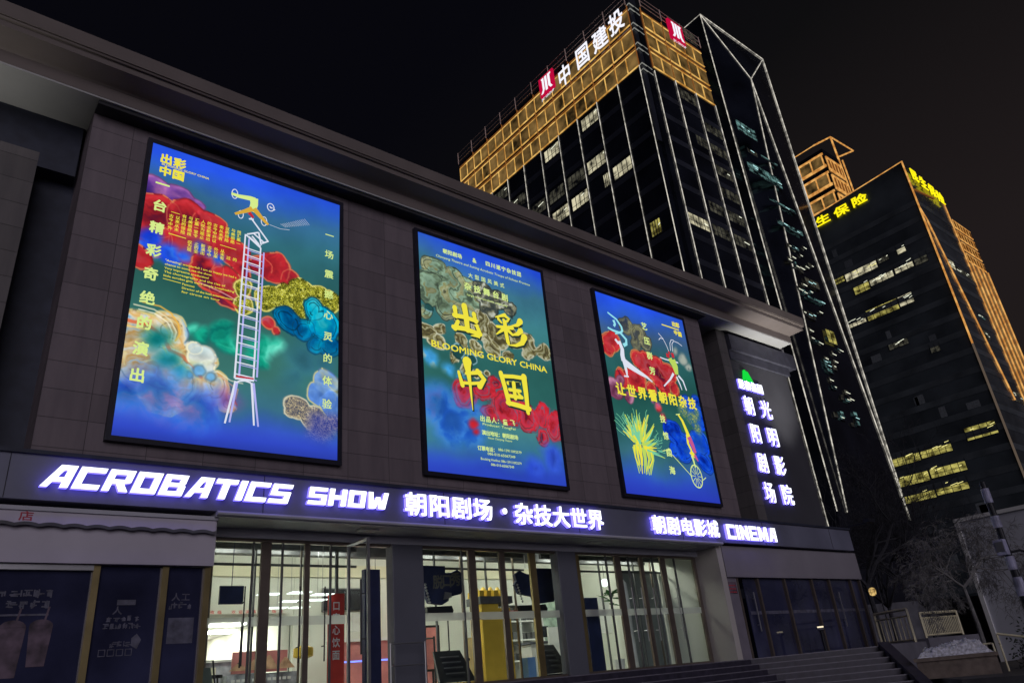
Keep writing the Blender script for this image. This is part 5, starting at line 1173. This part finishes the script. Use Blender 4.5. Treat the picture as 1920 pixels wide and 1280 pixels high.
# ---- tower with the yellow insurance sign
I = thing('yellow_signed_tower', (175, 58, 0), 'dark glass tower with yellow characters and amber corner lines, far right', 'building')
CX2, CY2 = 165.0, 46.0
o = MB(); o.prism([(CX2, CY2), (184.0, CY2), (184.0, 75), (CX2, 75)], 0, 98.5)
o.add([(CX2, CY2, 98.5), (184, CY2, 98.5), (184, 75, 98.5), (CX2, 75, 98.5), (CX2, CY2, 104.0), (184, CY2, 100.8), (184, 75, 99.4), (CX2, 75, 102.2)], [(0,1,5,4), (1,2,6,5), (2,3,7,6), (3,0,4,7), (4,5,6,7)])
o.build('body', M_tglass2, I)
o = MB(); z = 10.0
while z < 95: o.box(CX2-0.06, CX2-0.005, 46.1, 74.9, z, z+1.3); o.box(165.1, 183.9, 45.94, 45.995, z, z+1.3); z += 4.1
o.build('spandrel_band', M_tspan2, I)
c_ = (CX2-0.1, CY2-0.1)
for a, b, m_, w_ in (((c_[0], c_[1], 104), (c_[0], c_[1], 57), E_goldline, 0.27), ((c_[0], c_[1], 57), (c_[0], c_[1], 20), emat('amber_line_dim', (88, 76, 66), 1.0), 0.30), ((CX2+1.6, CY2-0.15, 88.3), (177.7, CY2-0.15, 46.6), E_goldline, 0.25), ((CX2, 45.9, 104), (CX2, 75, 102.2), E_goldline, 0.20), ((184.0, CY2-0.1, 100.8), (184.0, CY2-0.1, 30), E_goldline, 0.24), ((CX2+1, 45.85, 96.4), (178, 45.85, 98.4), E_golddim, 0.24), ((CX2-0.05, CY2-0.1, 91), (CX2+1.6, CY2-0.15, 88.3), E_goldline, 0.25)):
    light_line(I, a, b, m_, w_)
# side block with gold lattice
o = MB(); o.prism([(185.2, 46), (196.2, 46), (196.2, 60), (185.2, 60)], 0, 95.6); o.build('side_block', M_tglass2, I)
g, d = MB(), MB()
for r_ in range(4):
    for c2 in range(6):
        x = 185.4+c2*1.8; z = 83.0+r_*3.2
        g.box(x, x+1.8, 45.9, 45.98, z, z+0.42); g.box(x, x+0.22, 45.91, 45.97, z+0.42, z+2.3); g.box(x, x+1.8, 45.9, 45.98, z+2.3, z+2.5); d.box(x+0.22, x+1.8, 45.95, 45.985, z+0.43, z+2.28)
g.build('lit_grid', E_goldline, I); d.build('grid_panel', emat_noise('gold_lattice_panel', (46, 26, 10), (128, 82, 36), 1.0, (1, 1, 1), 0.3, 0.7, 1.2), I)
for x in (186.6, 189.8, 192.8, 196.2): light_line(I, (x, 45.8, 20), (x, 45.8, 83), E_goldline, 0.24)
for i, (ya, yb, za, zb, m_, fr, tb, tm) in enumerate([(69.2, 66.6, 82.4, 84.6, E_yelroom, 3, 0, E_streaky), (66.4, 58.5, 81.9, 83.8, E_room, 5, 5, E_streaky), (58.2, 55.6, 82.6, 84.4, E_roomd, 3, 2, E_streak), (53.6, 51.6, 82.6, 85.0, E_room, 1, 1, E_streak),
        (65.4, 61.6, 77.8, 80.4, E_yelroom, 3, 1, E_streak), (61.4, 55.8, 78.2, 80.0, E_room, 4, 6, E_streak), (55.4, 51.2, 78.4, 80.6, E_room, 3, 3, E_streak), (50.9, 48.0, 78.2, 80.8, E_roomd, 2, 0, None),
        (69.2, 64.8, 70.6, 72.6, E_room, 4, 4, E_streak), (64.4, 57.0, 70.4, 73.0, E_yelroom, 5, 3, E_streak), (56.8, 53.6, 70.6, 73.0, E_room, 2, 4, E_streak),
        (69.0, 63.0, 37.0, 39.6, E_yelroom, 5, 2, E_streaky), (62.8, 56.4, 37.2, 39.6, E_yelroom, 5, 4, E_streaky), (53.2, 47.3, 38.2, 40.8, E_yelroom, 4, 3, E_streaky),
        (69.0, 62.5, 32.6, 35.2, E_yelroom, 5, 2, E_streaky), (62.2, 55.0, 32.8, 35.2, E_yelroom, 5, 4, E_streaky), (68.8, 62.4, 29.0, 31.6, E_yelroom, 5, 1, E_streaky), (62.2, 55.8, 29.2, 31.8, E_yelroom, 4, 3, E_streaky),
        (72.8, 69.6, 78.0, 80.2, E_roomd, 3, 2, E_streak), (62.0, 57.6, 62.0, 63.6, E_roomd, 4, 2, E_streak), (54.0, 52.0, 58.0, 60.0, E_roomd, 2, 0, None)]):
    if i in (18, 20): m_ = E_roomd
    window_x(I, CX2, ya, yb, za, zb, m_, fr, tb, tm, i)
for i, (xa, xb, za, zb, m_, tb) in enumerate([(169.2, 173.5, 77.0, 79.2, E_room, 4), (173.6, 182.5, 76.6, 78.4, E_roomd, 5), (173, 178, 60.5, 62.5, E_roomd, 3), (176, 180, 66, 67, E_teal, 3), (178, 183, 46.5, 49.0, E_roomd, 4)]):
    window_y(I, CY2, xa, xb, za, zb, m_, 3, tb, E_streak, i)
rr = random.Random(77); M_blind = pmat('pale_blind', (0.17, 0.19, 0.21), 0.6, var=0.3); M_blind2 = pmat('grey_blind', (0.11, 0.125, 0.145), 0.6, var=0.3)
for i in range(34):
    f_ = rr.randint(0, 19); y = rr.uniform(48, 70); z = 11.4+f_*4.1
    if any(abs(z+1.3-q) < 3.0 for q in (83.3, 79, 71.6, 38.4, 34, 30.4)) or z > 92: continue
    o = MB(); w_ = rr.uniform(0.9, 2.6); h_ = rr.uniform(1.2, 2.5); o.box(CX2-0.03, CX2-0.008, y, y+w_, z, z+h_); o.build('blind', rr.choice([M_blind, M_blind2, M_blind2]), I)
s = thing('yellow_sign', (164, 62, 100), 'yellow characters on the left face of the far dark tower', 'sign', 'yellow signs of the far tower')
vertical_text_x(s, '民生保险', [(72.0, 100.0, 3.7), (67.1, 100.1, 3.7), (62.2, 99.9, 3.6), (57.5, 100.1, 3.7)], 164.7, 2.6, E_signy, 0.02, 0.2)
s = thing('yellow_sign', (174, 45.6, 99), 'yellow characters seen edge-on along the roof of the far dark tower', 'sign', 'yellow signs of the far tower')
for i, ch in enumerate('民生保险'):
    vs, fs = glyph(ch, 0.0, 0.5); mb = MB(); xc = 168.3+i*4.3; zc = 100.9-i*0.45
    mb.add([(xc+((v[0]-CX)/CS)*3.7, 45.5-(v[2]+0.5)*0.2, zc+((v[1]-CYY)/CS)*3.4) for v in vs], fs); mb.build('letter', E_signy, s)

# ---- far tower with gold bands and open roof frame
J = thing('gold_banded_tower', (200, 84, 0), 'distant tower with gold window bands and an open roof frame', 'building')
o = MB(); o.box(190, 201.5, 71.4, 100, 0, 137); o.build('body', M_tglass, J)
for k in range(3):
    g, r = MB(), MB(); z = 131.0-k*6.6
    for i in range(5):
        y = 72.0+i*2.3*1.6
        g.box(189.7, 189.99, y, y+0.35, z, z+4.2); r.box(189.9, 189.985, y+0.35, y+3.68, z+0.4, z+3.9)
    g.box(189.65, 189.99, 71.6, 92, z-0.45, z+0.35); g.box(189.65, 189.99, 71.6, 92, z+3.9, z+4.5)
    g.build('lit_grid', E_goldline, J); r.build('crown_window', E_goldroom, J)
    g, r = MB(), MB()
    for i in range(5): g.box(190.4+i*1.9, 190.75+i*1.9, 71.1, 71.39, z-1.4, z+3.2)
    g.box(190.3, 199.6, 71.05, 71.39, z-1.9, z-1.1); g.box(190.3, 199.6, 71.05, 71.39, z+2.4, z+3.2); g.build('lit_grid', E_goldline, J)
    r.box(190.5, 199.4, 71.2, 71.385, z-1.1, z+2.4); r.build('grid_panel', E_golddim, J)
for i in range(3): window_x(J, 190, 92-i*7, 86-i*7, 113, 115.5, E_roomd, 4, 3, E_streak, i)
for a, b, w_ in (((190, 71.4, 139.5), (190, 92, 139.5), 0.25), ((199.4, 71.4, 145.7), (190, 73.5, 139.5), 0.34), ((199.4, 71.4, 145.7), (214, 71.4, 146.8), 0.34), ((214, 71.4, 146.8), (201, 71.4, 138.8), 0.34), ((199.4, 71.4, 145.7), (201.5, 71.4, 100), 0.4), ((202.4, 71.4, 138), (203.6, 71.4, 100), 0.34)):
    light_line(J, a, b, E_goldline, w_)

# ================================================================== RIGHT-HAND SIDE: rails, planter, pole, shed, trees
def railing(pa, pb, zb, h, nb, label):
    pa, pb = Vector(pa+(zb,)), Vector(pb+(zb,)); t = thing('railing', tuple((pa+pb)/2), label, 'railing', 'cream railings beside the steps')
    for p in (pa, pb):
        o = MB(); o.beam(p, p+Vector((0, 0, h)), 0.07); o.build('post', M_rail, t)
    for z, w_ in ((h, 0.07), (h*0.80, 0.04), (h*0.10, 0.045)):
        o = MB(); o.beam(pa+Vector((0, 0, z)), pb+Vector((0, 0, z)), w_); o.build('rail', M_rail, t)
    for i in range(1, nb):
        p = pa.lerp(pb, i/nb); o = MB(); o.beam(p+Vector((0, 0, h*0.10)), p+Vector((0, 0, h*0.80)), 0.03); o.build('baluster', M_rail, t)
railing((28.75, 14.35), (27.85, 12.72), FZ, 1.10, 8, 'cream metal railing panel standing on the platform edge by the dark shop')
railing((34.6, 15.3), (37.3, 14.9), 1.9, 0.98, 22, 'cream railing with close bars behind the first panel')
o = MB(); o.box(33.8, 39, 14.9, 16.4, 0.0, 1.88); tag(o.build('retaining_wall', M_plinth), 'low stone wall carrying the rear cream railing', 'wall')
o = MB(); o.prism([(22.95, 11.42), (23.06, 11.30), (27.95, 12.42), (27.9, 12.58)], 0.8, FZ+0.02); tag(o.build('platform_wall', M_plinth), 'pale stone side wall of the platform beneath the railing', 'wall')
# stepped cheek wall beside the turning flight
o = MB(); a = Vector(spath(0)[2]); b = Vector(spath(11)[2]); e = Vector((0.70, -0.714))*0.30; g_ = Vector((0.004, -0.004))
o.add([(a.x+g_.x, a.y+g_.y, 0), (b.x+g_.x, b.y+g_.y, 0), (b.x+e.x, b.y+e.y, 0), (a.x+e.x, a.y+e.y, 0), (a.x+g_.x, a.y+g_.y, FZ+0.1), (b.x+g_.x, b.y+g_.y, 0.16), (b.x+e.x, b.y+e.y, 0.16), (a.x+e.x, a.y+e.y, FZ+0.1)],
      [(0,3,2,1), (4,5,6,7), (0,1,5,4), (1,2,6,5), (2,3,7,6), (3,0,4,7)])
tag(o.build('cheek_wall', M_step), 'sloping dark stone kerb closing the right end of the steps', 'wall')
t = thing('planter', (22.2, 9.3, 0.8), 'brown stone planter box heaped with dirty snow beside the steps', 'planter')
ax = Vector((22.5-21.78, 8.3-10.15)).normalized(); ay = Vector((-ax.y, ax.x))
if ay.x < 0: ay = -ay
pc = Vector((21.78, 10.15)); Lp = (Vector((22.5, 8.3))-pc).length
def pp(u, v, z): q = pc+ax*u+ay*v; return (q.x, q.y, z)
o = MB(); 
for (u0, u1, v0, v1, z0, z1) in ((0.05, Lp-0.05, 0.05, 0.15, 0.8, 1.22), (0.05, Lp-0.05, 0.85, 0.95, 0.8, 1.22), (0.05, 0.15, 0.15, 0.85, 0.8, 1.22), (Lp-0.15, Lp-0.05, 0.15, 0.85, 0.8, 1.22), (0.15, Lp-0.15, 0.15, 0.85, 0.8, 1.12)):
    q = [pp(u0, v0, 0)[:2], pp(u1, v0, 0)[:2], pp(u1, v1, 0)[:2], pp(u0, v1, 0)[:2]]
    o.prism(q, z0, z1)
o.build('box', M_planter, t)
o = MB()
for (u0, u1, v0, v1) in ((0, Lp, 0, 0.2), (0, Lp, 0.8, 1.0), (0, 0.2, 0.2, 0.8), (Lp-0.2, Lp, 0.2, 0.8)):
    o.prism([pp(u0, v0, 0)[:2], pp(u1, v0, 0)[:2], pp(u1, v1, 0)[:2], pp(u0, v1, 0)[:2]], 1.222, 1.31)
o.build('rim', M_planter, t)
fh = lat(77); ns = 40; vs, fs = [], []
for j in range(ns+1):
    for i in range(ns+1):
        u = 0.05+(Lp-0.1)*i/ns; v = 0.05+0.9*j/ns; e = min(i, ns-i, j, ns-j)/ns
        pk = math.exp(-((u-Lp*0.68)/0.42)**2-((v-0.5)/0.5)**2)*0.20+math.exp(-((u-Lp*0.38)/0.5)**2)*0.09
        nz = float(fh(np.array([u*9.0]), np.array([v*9.0]))[0])*0.12+float(fh(np.array([u*23.0]), np.array([v*23.0]))[0])*0.10+random.uniform(0, 0.06)
        vs.append(pp(u, v, 1.30+min(1, e*7)*(pk+nz)-0.02))
for j in range(ns):
    for i in range(ns): a = j*(ns+1)+i; fs.append((a, a+1, a+ns+2, a+ns+1))
o = MB(); o.add(vs, fs); tag(o.build('snow_heap', M_snow, smooth=True), 'heap of grey-white snow lying on the stone planter', 'snow')
t = thing('low_rail', (22.6, 9.0, 1.3), 'thin cream hoop rail around the top of the snowy planter', 'rail')
o = MB()
for a, b in ((pp(0.25, 0.9, 1.5), pp(Lp-0.05, 0.9, 1.5)), (pp(Lp-0.05, 0.9, 1.5), pp(Lp-0.05, 0.1, 1.5))): o.beam(a, b, 0.03)
o.build('rail', M_rail, t); o = MB()
for q in ((0.25, 0.9), (Lp-0.05, 0.9), (Lp-0.05, 0.1)): o.beam(pp(*q, 1.29), pp(*q, 1.5), 0.025)
o.build('post', M_rail, t)
t = thing('hand_rail', (23.6, 7.6, 1.5), 'slanting cream handrail past the planter at the right edge', 'rail')
o = MB(); o.tube([(23.5, 8.55, 1.72), (23.6, 7.2, 1.42), (23.7, 5.5, 1.2)], 0.03, 8); o.build('rail', M_rail, t)
o = MB(); o.tube([(23.5, 8.55, 0.8), (23.5, 8.55, 1.72)], 0.025, 8); o.tube([(23.7, 5.6, 0.8), (23.7, 5.6, 1.21)], 0.025, 8); o.build('post', M_rail, t)
# camera pole
px, py = 0.952*15.5, 0.308*15.5
t = thing('camera_pole', (px, py, 0), 'dark pole with pale reflective bands and a small camera box, right edge', 'pole')
o = MB(); o.tube([(px, py, 0), (px, py, 4.12)], [0.075, 0.05], 14); o.build('pole', M_black, t)
for z0, z1 in ((3.75, 4.0), (3.32, 3.52), (2.62, 2.84), (2.2, 2.5)):
    o = MB(); o.tube([(px, py, z0), (px, py, z1)], 0.066+0.012*(4.1-z1)/2, 14); o.build('reflective_band', pmat('pale_band', (0.36, 0.36, 0.52), 0.35, var=0.6, scale=5) if 'pale_band' not in bpy.data.materials else bpy.data.materials['pale_band'], t)
o = MB(); o.box(px-0.16, px+0.02, py-0.05, py+0.12, 2.86, 3.12); o.build('camera_box', bpy.data.materials['pale_band'], t, bevel=0.01)
o = MB(); o.box(px-0.17, px-0.161, py-0.03, py+0.09, 2.92, 3.08); o.build('lens_plate', M_alu, t)
o = MB(); o.tube([(px, py, 2.9), (px+0.12, py-0.16, 2.92), (px+0.18, py-0.26, 2.86)], 0.02, 8); o.box(px+0.1, px+0.24, py-0.40, py-0.26, 2.74, 2.92); o.build('bracket', M_black, t)
# pale shed wall
t = thing('grey_shed', (54, 12, 0), 'pale grey flat-roofed shed with a white edge trim behind the bare trees', 'building')
o = MB(); o.box(51.7, 60, -6, 18.95, 0, 8.4); o.build('wall', M_shed, t)
o = MB(); o.box(51.55, 60.1, -6.1, 19.05, 8.4, 8.62); o.box(51.58, 51.695, 18.8, 19.04, 0, 8.395); o.build('edge_trim', M_white, t)
o = MB(); o.prism([(46.5, 26), (60, 19.4), (60, 19.8), (46.7, 26.4)], 0, 4.3); tag(o.build('boundary_wall', pmat('dark_render', (0.11, 0.11, 0.13), 0.85, var=0.3, scale=1.5)), 'dull rendered wall behind the rear cream railing', 'wall')
t = thing('lantern', (34.0, 16.75, 3.9), 'small warm lit lantern glowing beyond the right shop corner', 'lamp')
o = MB(); o.tube([(34.0, 16.75, 3.80), (34.0, 16.75, 3.85), (34.0, 16.75, 4.0), (34.0, 16.75, 4.10), (34.0, 16.75, 4.14)], [0.06, 0.13, 0.155, 0.12, 0.05], 14); o.build('shade', E_warm, t)
o = MB()
for k in range(6): an = k*math.pi/3; o.beam((34+0.15*math.cos(an), 16.75+0.15*math.sin(an), 3.82), (34+0.155*math.cos(an), 16.75+0.155*math.sin(an), 4.08), 0.012)
o.tube([(34, 16.75, 4.2), (34, 16.75, 4.6), (34.6, 16.75, 4.6), (34.6, 16.75, 0)], 0.03, 6); o.build('bracket', M_black, t)

def bare_tree(x, y, z0, h, spread, label, mat, seed, levels=5, droop=0.0, group='bare winter trees', trunk_h=0.32, r0=0.16, start=3.0):
    rr = random.Random(seed); t = thing('bare_tree', (x, y, z0), label, 'tree', group)
    tr, cr = MB(), MB()
    top = Vector((x+rr.uniform(-.2, .2), y, z0+h*trunk_h))
    tr.tube([(x, y, z0), (x+0.04, y, z0+h*trunk_h*0.5), top], [r0, r0*0.8, r0*0.7], 8)
    def grow(p, d, L, r, lev):
        n_ = 3; pts = [p]; q = Vector(p); dd = Vector(d)
        for i in range(n_):
            dd = (dd+Vector((rr.uniform(-.22, .22), rr.uniform(-.22, .22), rr.uniform(-.12, .16)-droop*(levels-lev+1)*0.16))).normalized(); q = q+dd*L/n_; pts.append(q.copy())
        rs = [r*(1-0.42*i/n_) for i in range(n_+1)]
        (tr if lev >= levels-1 else cr).tube(pts, rs, 5 if lev > 2 else 3, cap=False)
        if lev <= 0: return
        for k in range(rr.choice([3, 4] if lev > 1 else [3, 4, 5])):
            b_ = pts[rr.choice([1, 2, 3, 3])]; a = dd.cross(Vector((rr.uniform(-1, 1), rr.uniform(-1, 1), rr.uniform(-1, 1)))).normalized()
            nd = (dd*rr.uniform(.5, 1.0)+a*rr.uniform(.5, 1.0)*spread+Vector((0, 0, 0.12))).normalized()
            grow(b_, nd, L*rr.uniform(.58, .82), max(r*0.52, 0.006), lev-1)
    for k in range(4):
        an = k*1.57+rr.uniform(-.5, .5); d = Vector((math.cos(an)*spread, math.sin(an)*spread, rr.uniform(.7, 1.2))).normalized()
        grow(top, d, h*0.62/start, r0*0.55, levels-1)
    tr.build('trunk', mat, t); cr.build('crown', mat, t)
bare_tree(28.9, 11.0, 0.8, 5.4, 1.0, 'low spreading bare tree with a dense twig dome beside the camera pole', M_bark, 4, levels=7, droop=0.20, trunk_h=0.46, r0=0.09, start=2.7)
bare_tree(37.5, 18.6, 0.0, 14.0, 0.75, 'tall bare tree close behind the right end of the theatre', M_barkd, 8, levels=6, start=2.5)
bare_tree(43.5, 18.8, 0.0, 10.5, 0.8, 'middle bare tree in front of the far tower base', M_barkd, 15, levels=6, start=2.4)
bare_tree(47.0, 22.5, 0.0, 12.0, 0.8, 'bare tree left of the grey shed corner', M_barkd, 23, levels=6, start=2.5)
# hedge at the lower right corner
rr = random.Random(31); o = MB()
for i in range(5200):
    p = Vector((24.6+rr.gauss(0, 0.5), 6.8+rr.uniform(-2.2, 1.6), 0.8+abs(rr.gauss(0, 0.42))+0.05)); a = Vector((rr.uniform(-1, 1), rr.uniform(-1, 1), rr.uniform(-.5, 1))).normalized()*0.06; b = a.cross(Vector((rr.uniform(-1, 1), rr.uniform(-1, 1), rr.uniform(-1, 1)))).normalized()*0.025
    o.add([p-a, p+b, p+a, p-b], [(0, 1, 2, 3)])
tag(o.build('hedge', M_hedge), 'dark clipped hedge in the lower right corner past the planter', 'hedge')
